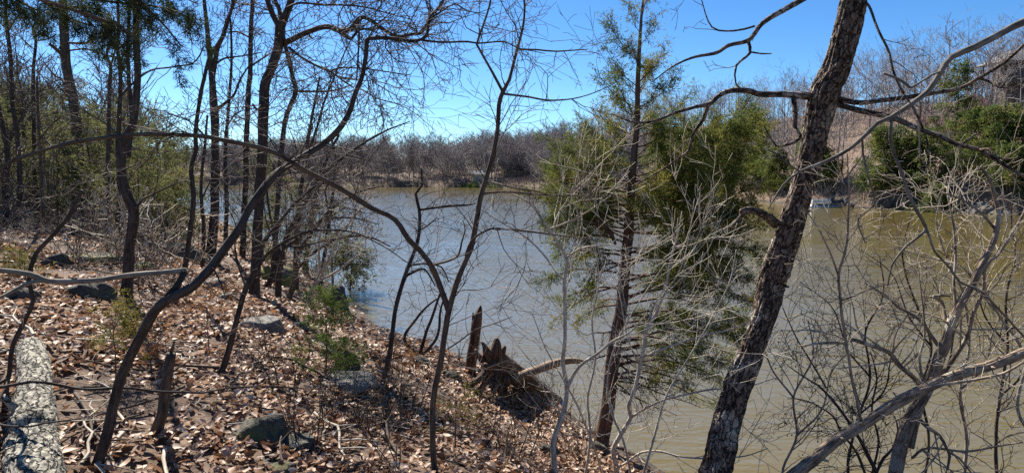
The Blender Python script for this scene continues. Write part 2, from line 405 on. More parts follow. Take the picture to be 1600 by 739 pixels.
def rotmats(rng, n, tilt):
    a = rng.uniform(0, 2 * math.pi, n); b = rng.normal(0, tilt, n); c = rng.normal(0, tilt, n)
    ca, sa, cb, sb, cc, sc = np.cos(a), np.sin(a), np.cos(b), np.sin(b), np.cos(c), np.sin(c)
    Z = np.zeros(n); O = np.ones(n)
    Rz = np.stack([ca, -sa, Z, sa, ca, Z, Z, Z, O], -1).reshape(-1, 3, 3)
    Rx = np.stack([O, Z, Z, Z, cb, -sb, Z, sb, cb], -1).reshape(-1, 3, 3)
    Ry = np.stack([cc, Z, sc, Z, O, Z, -sc, Z, cc], -1).reshape(-1, 3, 3)
    return Rz @ Rx @ Ry

def make_litter():
    rng = np.random.default_rng(4); tm = [leaf_template(rng, k % 2) for k in range(8)]
    pts = []
    for (y0, y1, dens, sc) in ((2.5, 6, 390, .08), (6, 10, 330, .083), (10, 16, 160, .10), (16, 28, 40, .15), (28, 60, 5, .26)):
        lo, hi = -1.0 * y1 - 1, 3.5
        n = int((hi - lo) * (y1 - y0) * dens); x = rng.uniform(lo, hi, n); y = rng.uniform(y0, y1, n)
        d = np.interp(y, SH_Y, SH_X) - x; k = (d > .35) & (x > -.86 * y - 1) & (d < 40)
        k &= (vn3(x * .8, y * .8, 0, 21) + .9 * rng.random(n)) > -.02
        k &= rng.random(n) < np.clip((d - .2) / 1.2, .25, 1)
        pts.append(np.stack([x[k], y[k], np.full(k.sum(), sc)], -1))
    P = np.vstack(pts); Z = ground(P[:, 0], P[:, 1]); z = Z + rng.uniform(.005, .05, len(P))
    dist = np.hypot(P[:, 0], P[:, 1]); inview = (np.abs(P[:, 0]) / P[:, 1] < .75) & ((CAMZ - Z) / P[:, 1] < .44)
    order = np.argsort(np.where(inview, dist, 1e6)); top = order[:300]; rest = order[300:]
    tmeshes = []
    for v, f in tm:
        q = MB(); q.add(v, f); tmeshes.append(q.mesh("leaf", M['leaf']))
    for k in top:
        o = bpy.data.objects.new("leaf", tmeshes[int(rng.integers(8))]); col.objects.link(o); o.parent = ground_obj
        s = P[k, 2] * rng.uniform(.75, 1.5); o.scale = (s, s, s); o.location = (P[k, 0], P[k, 1], z[k] + .012)
        o.rotation_euler = (rng.normal(0, .4), rng.normal(0, .4), rng.uniform(0, 6.28))
    mb = MB(); which = rng.integers(0, 8, len(rest))
    for t, (v, f) in enumerate(tm):
        k = rest[which == t]; n = len(k); Rm = rotmats(rng, n, .42); s = P[k, 2] * rng.uniform(.45, 1.55, n)
        V = np.einsum('nij,vj->nvi', Rm, v) * s[:, None, None] + np.stack([P[k, 0], P[k, 1], z[k]], -1)[:, None]
        ff = (f[None] + (np.arange(n) * len(v))[:, None, None]).reshape(-1, 4)
        mb.add(V.reshape(-1, 3), ff, rnd=np.repeat(rng.random(n), len(v)))
    mb.build("leaf_litter", M['leaf'], ground_obj, kind="stuff")
make_litter()

# ------------------------------------------------------------------ woody growth
def smooth_path(P, r, step, rng=None, wig=0.0):
    P = np.asarray(P, float); r = np.asarray(r, float); n = len(P)
    if n == 2: Q = np.vstack([2 * P[0] - P[1], P, 2 * P[1] - P[0]])
    else: Q = np.vstack([2 * P[0] - P[1], P, 2 * P[-1] - P[-2]])
    out, rr = [], []
    for i in range(n - 1):
        p0, p1, p2, p3 = Q[i:i + 4]; L = np.linalg.norm(p2 - p1); k = max(2, int(L / step))
        t = np.linspace(0, 1, k, endpoint=False)[:, None]
        out.append(.5 * ((2 * p1) + (p2 - p0) * t + (2 * p0 - 5 * p1 + 4 * p2 - p3) * t ** 2 + (-p0 + 3 * p1 - 3 * p2 + p3) * t ** 3))
        rr.append(r[i] + (r[i + 1] - r[i]) * t[:, 0])
    out.append(P[-1:]); rr.append(r[-1:])
    O = np.vstack(out); rr = np.concatenate(rr)
    if rng is not None and wig > 0:
        s = rng.integers(1000); L = np.arange(len(O)) * step
        for a in range(3): O[:, a] += wig * vn3(L * 2.2, a * 7.3, .5, int(s)) + wig * .5 * vn3(L * 6, a * 3.3, .5, int(s) + 1)
    return O, rr

def unit(v): return v / (np.linalg.norm(v) + 1e-12)

def grow(mb, p, d, L, r, lvl, rng, kink=.28, up=.05, rmin=.0015, spacing=.16, ends=None, sides=3, ratio=.55):
    n = max(3, min(6, int(L / .12) + 2)); P = [p]; dd = unit(d); seg = L / n
    for i in range(n):
        dd = unit(dd + rng.normal(0, kink, 3) + np.array([0, 0, up])); P.append(P[-1] + dd * seg)
    P = np.array(P); rr = np.maximum(np.linspace(r, r * .35, n + 1), rmin)
    mb.tube(P, rr, sides if r < .008 else 5)
    if ends is not None: ends.append((P[-1], dd))
    if lvl > 0:
        m = max(1, int(L / spacing * rng.uniform(.7, 1.3)))
        for _ in range(m):
            t = rng.uniform(.18, .97); k = min(n - 1, int(t * n)); q = P[k] + (P[k + 1] - P[k]) * (t * n - k)
            tan = unit(P[k + 1] - P[k]); e = unit(np.cross(tan, rng.normal(size=3))); a = rng.uniform(.5, 1.15)
            grow(mb, q, tan * math.cos(a) + e * math.sin(a), L * rng.uniform(.3, .7) * (1.1 - .5 * t), r * ratio, lvl - 1, rng, kink, up, rmin, spacing * .8, ends, sides, ratio)

def twigs_on(mb, P, rr, rng, dens, Lr, lvl, up=.05, tmin=.1, rmin=.0015, kink=.21, ends=None, spacing=.16, r0=.006):
    Ls = np.linalg.norm(np.diff(P, axis=0), axis=1).sum()
    for _ in range(int(dens * Ls)):
        k = int(rng.uniform(tmin, 1) * (len(P) - 2)); tan = unit(P[k + 1] - P[k]); e = unit(np.cross(tan, rng.normal(size=3))); a = rng.uniform(.6, 1.3)
        grow(mb, P[k], tan * math.cos(a) + e * math.sin(a), rng.uniform(*Lr), min(r0, rr[k] * .6), lvl, rng, kink, up, rmin, spacing, ends)

def woody(name, label, cat, Y0, parts, material, twig=None, group=None, seed=0, hero=False, twigmat=None, ground_first=True, bud=None, wig=.012, base=None, thin=1.0):
    """parts: (part_name, [(px, py, half width in px, optional distance offset)]); the first point of the first part is the foot."""
    rng = np.random.default_rng(seed + 100)
    if Y0 is None: Y0 = hit(*parts[0][1][0][:2])[1]
    world = []
    for pn, pts in parts:
        P, r = [], []
        for q in pts:
            Y = Y0 + (q[3] if len(q) > 3 else 0.0); P.append(at(q[0], q[1], Y)); r.append(q[2] * Y / F * (thin * 1.3 if pn == 'arching_limb' else thin))
        world.append((pn, P, r))
    p0 = world[0][1][0]
    if ground_first:
        g = G(p0[0], p0[1])
        if p0[2] > g + .05:
            d = unit(world[0][1][0] - world[0][1][1]); k = (p0[2] - g)
            foot = p0 + np.array([d[0], d[1], 0]) * min(.5 * k, .4); foot[2] = G(foot[0], foot[1]) - .12
        else: foot = p0.copy(); foot[2] = g - .12
        world[0][1].insert(0, foot); world[0][2].insert(0, world[0][2][0] * 1.3)
        bpt = np.array([foot[0], foot[1], foot[2] + .12])
    else: bpt = p0 if base is None else base
    root = empty(name, bpt, label, cat, group); tw = MB(); ends = []
    for pn, P, r in world:
        rmax = max(r); big = rmax > .045
        O, rr = smooth_path(P, r, .045 if (hero and big) else (.08 if big else .07), rng, wig * (1.0 if rmax < .05 else .6))
        m = MB()
        if hero and big:
            sd_ = int(rng.integers(900))
            def disp(c, s, L, R_, sd_=sd_):
                f = vn3(c * 4.5, s * 4.5, L * 2.2, sd_) ; f2 = vn3(c * 10, s * 10, L * 6.0, sd_ + 1); lo = vn3(c * 1.1, s * 1.1, L * 1.6, sd_ + 2)
                return R_ * (.13 * lo - .14 * np.abs(f) + .05 * f2 + .04)
            if rmax > .1 and Y0 < 9:
                O, rr = smooth_path(P, r, .022, rng, wig * .6)
                def disp(c, s, L, R_, sd_=sd_):
                    wv = .35 * vn3(c * 2, s * 2, L * 3, sd_ + 7)
                    f = np.abs(vn3(c * 4.6 + wv, s * 4.6 + wv, L * 3.6, sd_)); g = np.abs(vn3(c * 6, s * 6, L * 8, sd_ + 5)); lo = vn3(c * 1.1, s * 1.1, L * 1.6, sd_ + 2)
                    return R_ * (.14 * lo + .07 * vn3(c * 2.2, s * 2.2, L * 4.5, sd_ + 3) + .24 * np.minimum(f * 2.2, .6) + .10 * np.minimum(g * 2.5, .6) + .05 * vn3(c * 16, s * 16, L * 22, sd_ + 9) - .16)
            m.tube(O, rr, 84 if (rmax > .1 and Y0 < 9) else 30, disp, cap=True)
        else:
            sd_ = int(rng.integers(900))
            m.tube(O, rr, 12 if big else 7, lambda c, s, L, R_, sd_=sd_: R_ * (.12 * vn3(c * 1.2, s * 1.2, L * 5, sd_) + .08 * vn3(c * 3, s * 3, L * 14, sd_ + 1)), cap=True)
        for _ in range(int(len(O) * .05) if rmax > .012 else 0):
            q = int(rng.uniform(.08, .95) * (len(O) - 2)); tn = unit(O[q + 1] - O[q]); e = unit(np.cross(tn, rng.normal(size=3))); dd = unit(e + tn * rng.uniform(-.1, .8)); l = min(.06, rr[q] * rng.uniform(1.2, 3.2)); r1 = min(.016, rr[q] * rng.uniform(.16, .36))
            m.tube([O[q] + e * rr[q] * .5, O[q] + e * rr[q] * .95 + dd * l * .3, O[q] + e * rr[q] * .9 + dd * l], [r1 * 1.7, r1, r1 * .7], 6, cap=True)
        m.build(pn, material, root)
        if twig and twig.get('dens', 0) > 0 and rmax < twig.get('maxr', .2):
            k = dict(twig); k.pop('maxr', None); k.setdefault('rmin', .00036 * Y0)
            twigs_on(tw, O, rr, rng, ends=ends, **k)
    if tw.n: tw.build("crown", twigmat or M['twig'], root, kind="stuff")
    if bud and ends:
        E = np.array([e[0] for e in ends]); D = np.array([e[1] for e in ends]); n = bud.get('n', 1)
        E = np.repeat(E, n, 0); D = np.repeat(D, n, 0); k = rng.random(len(E)) < bud.get('p', 1)
        E, D = E[k], D[k]; V = D * .4 + rng.normal(0, .6, E.shape) + np.array([0, 0, bud.get('up', 0)])
        V = V / np.linalg.norm(V, axis=1)[:, None] * bud['L'] * rng.uniform(.6, 1.3, (len(E), 1))
        b = MB(); b.blades(E + rng.normal(0, .01, E.shape), V, bud['L'] * bud.get('w', .22), rng); b.build(bud.get('name', "leaf_bud_spray"), M[bud.get('mat', 'bud')], root, kind="stuff")
    return root

# ------------------------------------------------------------------ cedars
def foliage_on(fmb, P, rng, dens, Lb, bl, nb, tmin=.12, droop=.15, bw=.16, spread=.6):
    seg = np.linalg.norm(np.diff(P, axis=0), axis=1); Ls = seg.sum(); m = max(1, int(dens * Ls))
    t = rng.uniform(tmin, 1, m) ** .8 * (len(P) - 1.001); k = t.astype(int); fr = (t - k)[:, None]
    O = P[k] + (P[k + 1] - P[k]) * fr; T = P[k + 1] - P[k]; T /= np.linalg.norm(T, axis=1)[:, None] + 1e-9
    D = T * .55 + rng.normal(0, spread, (m, 3)) + np.array([0, 0, -droop]); D /= np.linalg.norm(D, axis=1)[:, None]
    L = rng.uniform(.35, 1.2, m) * Lb
    u = rng.uniform(.08, 1, (m, nb)); Q = O[:, None] + D[:, None] * (L[:, None] * u)[..., None] + rng.normal(0, bl * .25, (m, nb, 3))
    V = D[:, None] * .75 + rng.normal(0, .55, (m, nb, 3)); V /= np.linalg.norm(V, axis=2)[..., None]
    V *= (bl * rng.uniform(.6, 1.35, (m, nb)))[..., None]
    rn = np.clip(rng.random((m, 1)) * .6 + rng.random((m, nb)) * .4, 0, 1)
    fmb.blades(Q.reshape(-1, 3), V.reshape(-1, 3), np.full(m * nb, bl * bw), rng, rn.ravel())

def cedar(name, label, base, H, wid, seed, bl, nbr, dens, nb, material, group=None, lean=(0, 0), tlow=.08, rtrunk=None, shape=.8, cat="tree", bw=.16):
    rng = np.random.default_rng(seed); base = np.asarray(base, float)
    root = empty(name, base, label, cat, group); n = 9; t = np.linspace(0, 1, n)
    P = base + np.stack([t * lean[0] * H + .02 * H * np.cumsum(rng.normal(0, .3, n)), t * lean[1] * H + .02 * H * np.cumsum(rng.normal(0, .3, n)), t * H - .15 * (t == 0)], -1)
    r0 = rtrunk or H * .014; tr = MB(); tr.tube(P, r0 * (1 - .93 * t) * np.where(t == 0, 1.3, 1), 8); tr.build("trunk", M['cedarbark'], root)
    f, lb = MB(), MB()
    for _ in range(nbr):
        tt = rng.uniform(tlow, .99); k = min(n - 2, int(tt * (n - 1))); o = P[k] + (P[k + 1] - P[k]) * (tt * (n - 1) - k)
        Lb = wid * (1 - tt) ** shape * rng.uniform(.55, 1.15) * (.55 + .45 * min(1, (tt - tlow) / .15 + .3)) + .04 * H * rng.random() + .15
        az = rng.uniform(0, 2 * math.pi); el = rng.uniform(-.05, .6) + .35 * tt
        d = np.array([math.cos(az) * math.cos(el), math.sin(az) * math.cos(el), math.sin(el)])
        q = np.linspace(0, 1, 6)[:, None]; B = o + d * Lb * q + np.array([0, 0, -.18 * Lb]) * q ** 2 + rng.normal(0, .03 * Lb, (6, 3)) * q
        lb.tube(B, np.linspace(r0 * .28 * (1 - tt * .6), .004, 6), 3)
        foliage_on(f, B, rng, dens, max(.22 * Lb, bl * 2.2), bl, nb, bw=bw)
    lb.build("branches", M['cedarbark'], root, kind="stuff"); f.build("crown", material, root, kind="stuff"); return root

# ------------------------------------------------------------------ bare trees made from a rule (woods behind)
def bare(tr, cr, H, rng, r0=None, lvl=2, nlimb=14, low=.3, rmin=.012, spread=.8, sides=3, wob=.05, sp=.9, fork=.35):
    r0 = r0 or H * .012; n = 9; t = np.linspace(0, 1, n)
    P = np.stack([np.cumsum(rng.normal(0, wob, n)) * H * .2, np.cumsum(rng.normal(0, wob, n)) * H * .2, t * H], -1); P -= P[0]; P[0][2] = -.3
    tr.tube(P, r0 * (1 - .85 * t) * np.where(t == 0, 1.25, 1), 6)
    for _ in range(nlimb):
        tt = rng.uniform(low, .98); k = min(n - 2, int(tt * (n - 1))); o = P[k] + (P[k + 1] - P[k]) * (tt * (n - 1) - k)
        az = rng.uniform(0, 2 * math.pi); el = rng.uniform(.35, 1.15); L = H * rng.uniform(.16, .4) * (1.25 - tt) * spread + .05 * H
        d = np.array([math.cos(az) * math.cos(el), math.sin(az) * math.cos(el), math.sin(el)])
        limb(cr, o, d, L, r0 * (1 - .85 * tt) * .55, lvl, rng, rmin, sides, sp * H / 14)

def limb(cr, p, d, L, r, lvl, rng, rmin, sides, sp):
    n = 4 if lvl > 0 else 2; P = [p]; dd = unit(d)
    for i in range(n): dd = unit(dd + rng.normal(0, .2, 3) + np.array([0, 0, .09])); P.append(P[-1] + dd * L / n)
    P = np.array(P); cr.tube(P, np.maximum(np.linspace(r, r * .4, n + 1), rmin), sides)
    if lvl > 0:
        for _ in range(max(2, int(L / sp * rng.uniform(.8, 1.4)))):
            t = rng.uniform(.2, .98); k = min(n - 1, int(t * n)); q = P[k] + (P[k + 1] - P[k]) * (t * n - k)
            tan = unit(P[k + 1] - P[k]); e = unit(np.cross(tan, rng.normal(size=3))); a = rng.uniform(.45, 1.0)
            limb(cr, q, tan * math.cos(a) + e * math.sin(a), L * rng.uniform(.34, .7), r * .55, lvl - 1, rng, rmin, sides, sp * .75)

def bare_variants(k, seed, H, material, twm, **kw):
    outv = []
    for i in range(k):
        rng = np.random.default_rng(seed + i); tr, cr = MB(), MB(); bare(tr, cr, H, rng, **kw)
        outv.append((tr.mesh("trunk", material), cr.mesh("crown", twm)))
    return outv

def place_bare(v, loc, s, rz, name, label, cat, group):
    root = empty(name, loc, label, cat, group); root.scale = (s * .95, s * .95, s); root.rotation_euler = (0, 0, rz)
    for nm, me in zip(("trunk", "crown"), v):
        o = bpy.data.objects.new(nm, me); col.objects.link(o); o.parent = root
        if nm == "crown": o["kind"] = "stuff"
    return root

# ---- far shore woods
rng = np.random.default_rng(77)
FV = bare_variants(6, 300, 14, M['farbark'], M['farbark'], lvl=2, nlimb=28, low=.10, rmin=.028, sp=.62, spread=1.25, wob=.03)
FV2 = bare_variants(3, 340, 14, M['farbark2'], M['farbark2'], lvl=2, nlimb=28, low=.10, rmin=.028, sp=.62, spread=1.25, wob=.03)
RV = bare_variants(6, 360, 15, M['farbark'], M['farbark'], lvl=3, nlimb=17, low=.22, rmin=.018, sp=1.9, spread=1.6, wob=.04)

def far_points(n, x0, x1, d0, d1, vis=1.05):
    res = []
    while len(res) < n:
        x = rng.uniform(x0, x1, 400); i = rng.uniform(0, 1, 400)
        yb = np.interp(x, FAR[:, 0], FAR[:, 1]); y = yb + rng.uniform(-20, 140, 400)
        d = far_dist(x, y); k = (d > d0) & (d < d1) & (np.abs(x / y) < .767 * vis)
        for a, b in zip(x[k], y[k]):
            res.append((a, b))
            if len(res) >= n: break
    return res
count = 0
for (x, y) in far_points(150, -120, 30, 1.0, 45):
    v = (FV + FV2)[int(rng.integers(9))]
    place_bare(v, (x, y, G(x, y)), rng.uniform(.6, 1.0), rng.uniform(0, 6.28), "bare_tree", "leafless grey tree in the wood along the far shore", "tree", "leafless trees along the far shore")
for (x, y) in far_points(95, 30, 130, 2.0, 60):
    v = RV[int(rng.integers(6))]
    place_bare(v, (x, y, G(x, y)), rng.uniform(.45, 1.05), rng.uniform(0, 6.28), "bare_tree", "leafless tree on the steep hillside above the boat dock", "tree", "leafless trees on the hillside above the dock")
# the wood farther back, read as one mass
mbt = MB()
def blade_tree(mb, base, H, rng):
    t = np.linspace(0, 1, 5); P = base + np.stack([np.cumsum(rng.normal(0, .02, 5)) * H, np.cumsum(rng.normal(0, .02, 5)) * H, t * H], -1); P[0][2] -= .4
    mb.tube(P, H * .013 * (1 - .8 * t), 3)
    n = 20; tt = rng.uniform(.08, 1, n); O = base + (P[-1] - base) * tt[:, None]
    az = rng.uniform(0, 6.28, n); el = rng.uniform(.3, 1.2, n); L = H * rng.uniform(.18, .42, n) * (1.3 - tt)
    D = np.stack([np.cos(az) * np.cos(el), np.sin(az) * np.cos(el), np.sin(el)], -1) * L[:, None]; mb.blades(O, D * 1.05, np.full(n, .085), rng)
    k = 6; Q = (O[:, None] + D[:, None] * rng.uniform(.25, 1, (n, k))[..., None]).reshape(-1, 3)
    V = np.repeat(D / L[:, None], k, 0) + rng.normal(0, .36, (n * k, 3)) + (0, 0, .35); V *= (np.repeat(L, k) * rng.uniform(.3, .8, n * k) / np.linalg.norm(V, axis=1))[:, None]
    mb.blades(Q, V, np.full(n * k, .047), rng)
    k2 = 1; Q2 = np.repeat(Q + V * .6, k2, 0); V2 = np.repeat(V, k2, 0) * .6 + rng.normal(0, .5, (len(Q2), 3)); mb.blades(Q2, V2, np.full(len(Q2), .036), rng)
for (x, y) in far_points(620, -190, 45, 18, 150, 1.1) + far_points(70, 36, 140, 22, 110, 1.1):
    blade_tree(mbt, np.array([x, y, G(x, y)]), rng.uniform(6, 14), rng)
o = mbt.build("far_woods", M['farbark2'], kind="stuff"); o["label"] = "distant leafless woods covering the ridge across the lake"
# undergrowth on the slopes
ub = MB()
for (x, y) in far_points(700, -150, 30, 3, 100, 1.1) + far_points(900, 30, 140, 2, 90, 1.1):
    n = 26; g = np.array([x, y, G(x, y) - .1]) + rng.normal(0, 1, (n, 3)) * (1.2, 1.2, 0); V = rng.normal(0, .55, (n, 3)) + (0, 0, 1); V *= rng.uniform(.5, 2.4, (n, 1))
    ub.blades(g, V, np.full(n, .03 if x > 30 else .06), rng)
o = ub.build("hillside_undergrowth", M['farbark2'], kind="stuff"); o["label"] = "tangled bare undergrowth on the slopes across the lake"
# brushy fringe at the far waterline
fr = MB()
for (x, y) in far_points(520, -140, 30, .2, 7) + far_points(260, 30, 110, .3, 5):
    r_ = rng; g = np.array([x, y, G(x, y) - .1]); hh = rng.uniform(1.4, 4.2) if x < 30 else rng.uniform(1.2, 3)
    n = 30; V = rng.normal(0, .42, (n, 3)) + (0, 0, .9); V *= (hh * rng.uniform(.4, 1.0, n) / np.linalg.norm(V, axis=1))[:, None]
    fr.blades(g + rng.normal(0, .5, (n, 3)) * (1, 1, 0), V, np.full(n, .022 if x > 30 else .035), rng)
o = fr.build("shore_brush_undergrowth", M['farbark2'], kind="stuff"); o["label"] = "low tangled brush along the far waterline"

# ---- far cedars and shrubs on the right-hand shore
CED = [  # px, distance, height, width, label
 (1188, 118, 10, 4.2, "dark round cedar on the far shore behind the spreading cedar"),
 (1212, 110, 7, 3.4, "low dark cedar beside the round one on the far shore"),
 (1262, 104, 9.5, 3.6, "dark green cedar on the hillside behind the moored boat"),
 (1290, 101, 6, 3.2, "low bushy cedar just above the moored boat"),
 (1378, 92, 9.0, 4.2, "olive cedar standing above the bare bank beside the stairway"),
 (1408, 90, 8.5, 4.4, "broad cedar touching the olive cedar on the bank"),
 (1440, 88, 8.0, 4.4, "broad cedar between the olive cedar and the pointed cedar"),
 (1490, 94, 14, 4.6, "tall pointed dark cedar rising above its neighbours"),
 (1520, 88, 8.6, 4.2, "rounded cedar leaning on the tall pointed one"),
 (1552, 84, 9.0, 4.4, "bushy cedar below the pink flowering shrub"),
 (1596, 82, 9.5, 4.2, "bushy cedar on the hillside below the screened porch"),
 (1462, 83, 6, 4.0, "squat cedar overhanging the rocky waterline"),
 (1572, 80, 5.5, 3.8, "low cedar at the water below the bushy hillside cedars"),
]
for i, (px, Y, H, W, lab) in enumerate(CED):
    cedar("cedar_tree", lab, stand(px, Y), H, W, 900 + i, .38, 90, 7, 7, M['cedar_far'], group=None, shape=.65, tlow=.03)

def shrub(name, label, base, H, seed, nst, material, twm, leafmat=None, bl=.05, dens=8, nb=4, spread=.5, group=None, rmin=.002, lvl=2, r=.006, cat="shrub", lbn="foliage", sp=.16, kink=.22):
    rng = np.random.default_rng(seed); root = empty(name, base, label, cat, group); st, f = MB(), MB(); ends = []
    for _ in range(nst):
        d = unit(np.array([rng.normal(0, spread), rng.normal(0, spread), 1]))
        s0 = st.n; grow(st, np.asarray(base) + np.array([rng.normal(0, .04), rng.normal(0, .04), -.04]) * min(1, H), d, H * rng.uniform(.6, 1.1), r, lvl, rng, kink, .06, rmin, sp * H, ends)
    st.build("stems", twm, root, kind="stuff")
    if leafmat:
        for p, d in ends:
            foliage_on(f, np.array([p - d * H * .18, p]), rng, dens / (H * .18), bl * 2, bl, nb, droop=.05)
        f.build(lbn, leafmat, root, kind="stuff")
    return root
shrub("redbud_shrub", "pinkish flowering shrub high on the hillside beside the screened porch", stand(1530, 106), 4.5, 51, 14, M['farbark'], M['farbark2'], M['redbud'], .16, 8, 6, .6, rmin=.02, r=.05)
shrub("redbud_shrub", "pinkish flowering shrub between the pointed cedar and bare trees", stand(1458, 108), 3.6, 52, 10, M['farbark'], M['farbark2'], M['redbud'], .16, 5, 5, .6, rmin=.02, r=.05)
shrub("green_shrub", "rounded green shrub at the waterline across the lake", stand(735, 208), 4.0, 53, 26, M['farbark2'], M['farbark2'], M['shrub'], .45, 7, 7, .7, rmin=.02, r=.05, sp=.3)
shrub("green_shrub", "dark low shrub beside the tan bank across the lake", stand(772, 207), 3.6, 54, 26, M['farbark2'], M['farbark2'], M['cedar_far'], .45, 7, 7, .7, rmin=.02, r=.05, sp=.3)

# ---- rocks
def rock(name, label, base, sx, sy, sz, seed, material, group=None, rz=0, flat=False, sub=3, sink=.36, cat="rock"):
    rng = np.random.default_rng(seed); n = 10 if sub < 3 else 20
    th = np.linspace(0, math.pi, n); ph = np.linspace(0, 2 * math.pi, 2 * n, endpoint=False)
    T, PH = np.meshgrid(th, ph, indexing='ij'); D = np.stack([np.sin(T) * np.cos(PH), np.sin(T) * np.sin(PH), np.cos(T)], -1).reshape(-1, 3)
    rad = np.full(len(D), 10.0)
    for k in range(14):
        nn = unit(rng.normal(size=3) * np.array([1, 1, .8])); c = D @ nn; rad = np.where(c > .05, np.minimum(rad, rng.uniform(.72, 1.0) / np.maximum(c, .05)), rad)
    rad = np.minimum(rad, 1.15) * (1 + .14 * vn3(D[:, 0] * 2.4, D[:, 1] * 2.4, D[:, 2] * 2.4, seed) + .08 * vn3(D[:, 0] * 7, D[:, 1] * 7, D[:, 2] * 7, seed + 1) + .025 * vn3(D[:, 0] * 15, D[:, 1] * 15, D[:, 2] * 15, seed + 2))
    V = D * rad[:, None]
    if flat: V[:, 2] = np.clip(V[:, 2], -.8, .62 + .05 * vn3(V[:, 0] * 3, V[:, 1] * 3, 0, seed))
    c, s = math.cos(rz), math.sin(rz); V = V * np.array([sx / 2, sy / 2, sz])
    V = np.stack([V[:, 0] * c - V[:, 1] * s, V[:, 0] * s + V[:, 1] * c, V[:, 2]], -1)
    b = np.asarray(base, float) + np.array([0, 0, -sink * sz])
    mb = MB(); m = 2 * n; i = np.arange(n - 1)[:, None] * m; j = np.arange(m)[None]; j2 = (j + 1) % m
    mb.add(V + b, np.stack([i + j, i + m + j, i + m + j2, i + j2], -1).reshape(-1, 4))
    o = bpy.data.objects.new(name, mb.mesh(name, material, b)); col.objects.link(o); o.location = b
    return tag(o, label, cat, group)

ROCKS = [  # px, py(foot), width px, height px, material, flat, label
 (388, 694, 118, 54, 'rock', 0, "dark lichen-spotted boulder in the dead leaves beside a smaller stone"),
 (456, 706, 72, 42, 'rock', 1, "mossy squarish stone touching the dark boulder"),
 (424, 736, 66, 16, 'rock', 1, "thin flat stone below the mossy squarish stone"),
 (398, 517, 66, 44, 'greyrock', 1, "flat-topped pale boulder under the big twin-topped tree"),
 (538, 588, 62, 52, 'rock', 0, "dark stone behind the green cedar seedling"),
 (520, 602, 116, 18, 'greyrock', 1, "low grey slab lying beneath the green cedar seedling"),
 (128, 466, 76, 30, 'rock', 0, "dark stone under the cut grey branch"),
 (140, 412, 92, 36, 'mossrock', 1, "long mossy ledge rock behind the cut grey branch"),
 (78, 418, 50, 30, 'rock', 0, "dark rock beside the long mossy ledge rock"),
 (255, 372, 66, 26, 'mossrock', 1, "yellow-mossed rock on the rise between two trunks"),
 (262, 394, 96, 26, 'rock', 1, "dark flat ledge below the yellow-mossed rock"),
 (428, 442, 66, 38, 'mossrock', 0, "bright mossy rock at the top of the shore bank"),
 (318, 446, 60, 22, 'greyrock', 1, "pale flat stone behind the leaning trunk"),
 (512, 478, 60, 44, 'rock', 0, "dark ledge rock overhanging the water"),
 (20, 470, 60, 30, 'rock', 0, "half-buried rock near the grey branch fork"),
 (749, 584, 16, 18, 'greyrock', 0, "small pale stone between the snag and the upturned roots"),
 (770, 606, 46, 26, 'greyrock', 0, "grey stone wedged under the upturned roots"),
 (820, 612, 44, 22, 'greyrock', 0, "grey stone in the mud under the fallen trunk"),
 (650, 566, 34, 16, 'rock', 0, "dark stone at the water's edge below the three-stemmed shrub"),
 (700, 592, 40, 16, 'rock', 0, "low stone on the bank near the standing snag"),
 (930, 706, 44, 20, 'rock', 0, "dark stone at the foot of the spreading cedar"),
 (860, 712, 40, 20, 'rock', 0, "stone beside the foot of the pale sapling"),
 (215, 420, 40, 18, 'mossrock', 0, "small mossy stone beside the tall curved trunk"),
 (350, 470, 40, 16, 'rock', 0, "small dark stone near the flat-topped boulder"),
]
for i, (px, py, wpx, hpx, mt, fl, lab) in enumerate(ROCKS):
    p = hit(px, py); k = p[1] / F
    rock("rock", lab, p + np.array([0, .25 * wpx * k, 0]), wpx * k * 1.05, wpx * k * .85, hpx * k * (.9 if not fl else 1.2), 40 + i, M[mt], flat=bool(fl), rz=(i * 1.3) % .8 - .4)
rng = np.random.default_rng(31)
for i in range(46):
    px = rng.uniform(1300, 1590); Y = 0
    x_ = np.linspace(40, 62, 400); best = None
    Yg = np.linspace(60, 120, 1200); xx = (px - CX) / F * Yg; dd = far_dist(xx, Yg); k = int(np.argmin(np.abs(dd - rng.uniform(-.2, 1.0))))
    s = rng.uniform(.5, 1.5); rock("rock", "shoreline rock heaped at the foot of the bank across the cove", (xx[k], Yg[k], max(.05, G(xx[k], Yg[k]) * .6)), s * 1.3, s, s * .55, 200 + i, M['greyrock'] if rng.random() < .5 else M['rock'], "rocks along the far waterline", rz=rng.uniform(0, 3), sub=2)

# ---- far man-made things
M['white'] = plain("weathered_white_paint", (.62, .61, .58), (.75, .74, .71), 3, .5)
M['navy'] = plain("navy_vinyl", (.012, .018, .035), (.03, .04, .07), 4, .4)
M['alu'] = plain("aluminium_pontoon", (.45, .46, .47), (.6, .61, .62), 3, .35, 0, .8)
M['plank'] = plain("weathered_plank", (.24, .21, .17), (.40, .36, .30), 5, .85)
M['brownwood'] = plain("stained_wood", (.085, .065, .05), (.16, .125, .10), 3, .8)
M['roof'] = plain("grey_shingle", (.13, .125, .12), (.22, .21, .20), 2, .9)
M['glass'] = plain("dark_window_glass", (.02, .025, .03), (.04, .045, .05), 1, .08)
M['tanwall'] = plain("tan_siding", (.38, .31, .2), (.48, .40, .27), 1, .8)
M['blue'] = plain("blue_tarp", (.03, .12, .45), (.05, .18, .6), 4, .5)

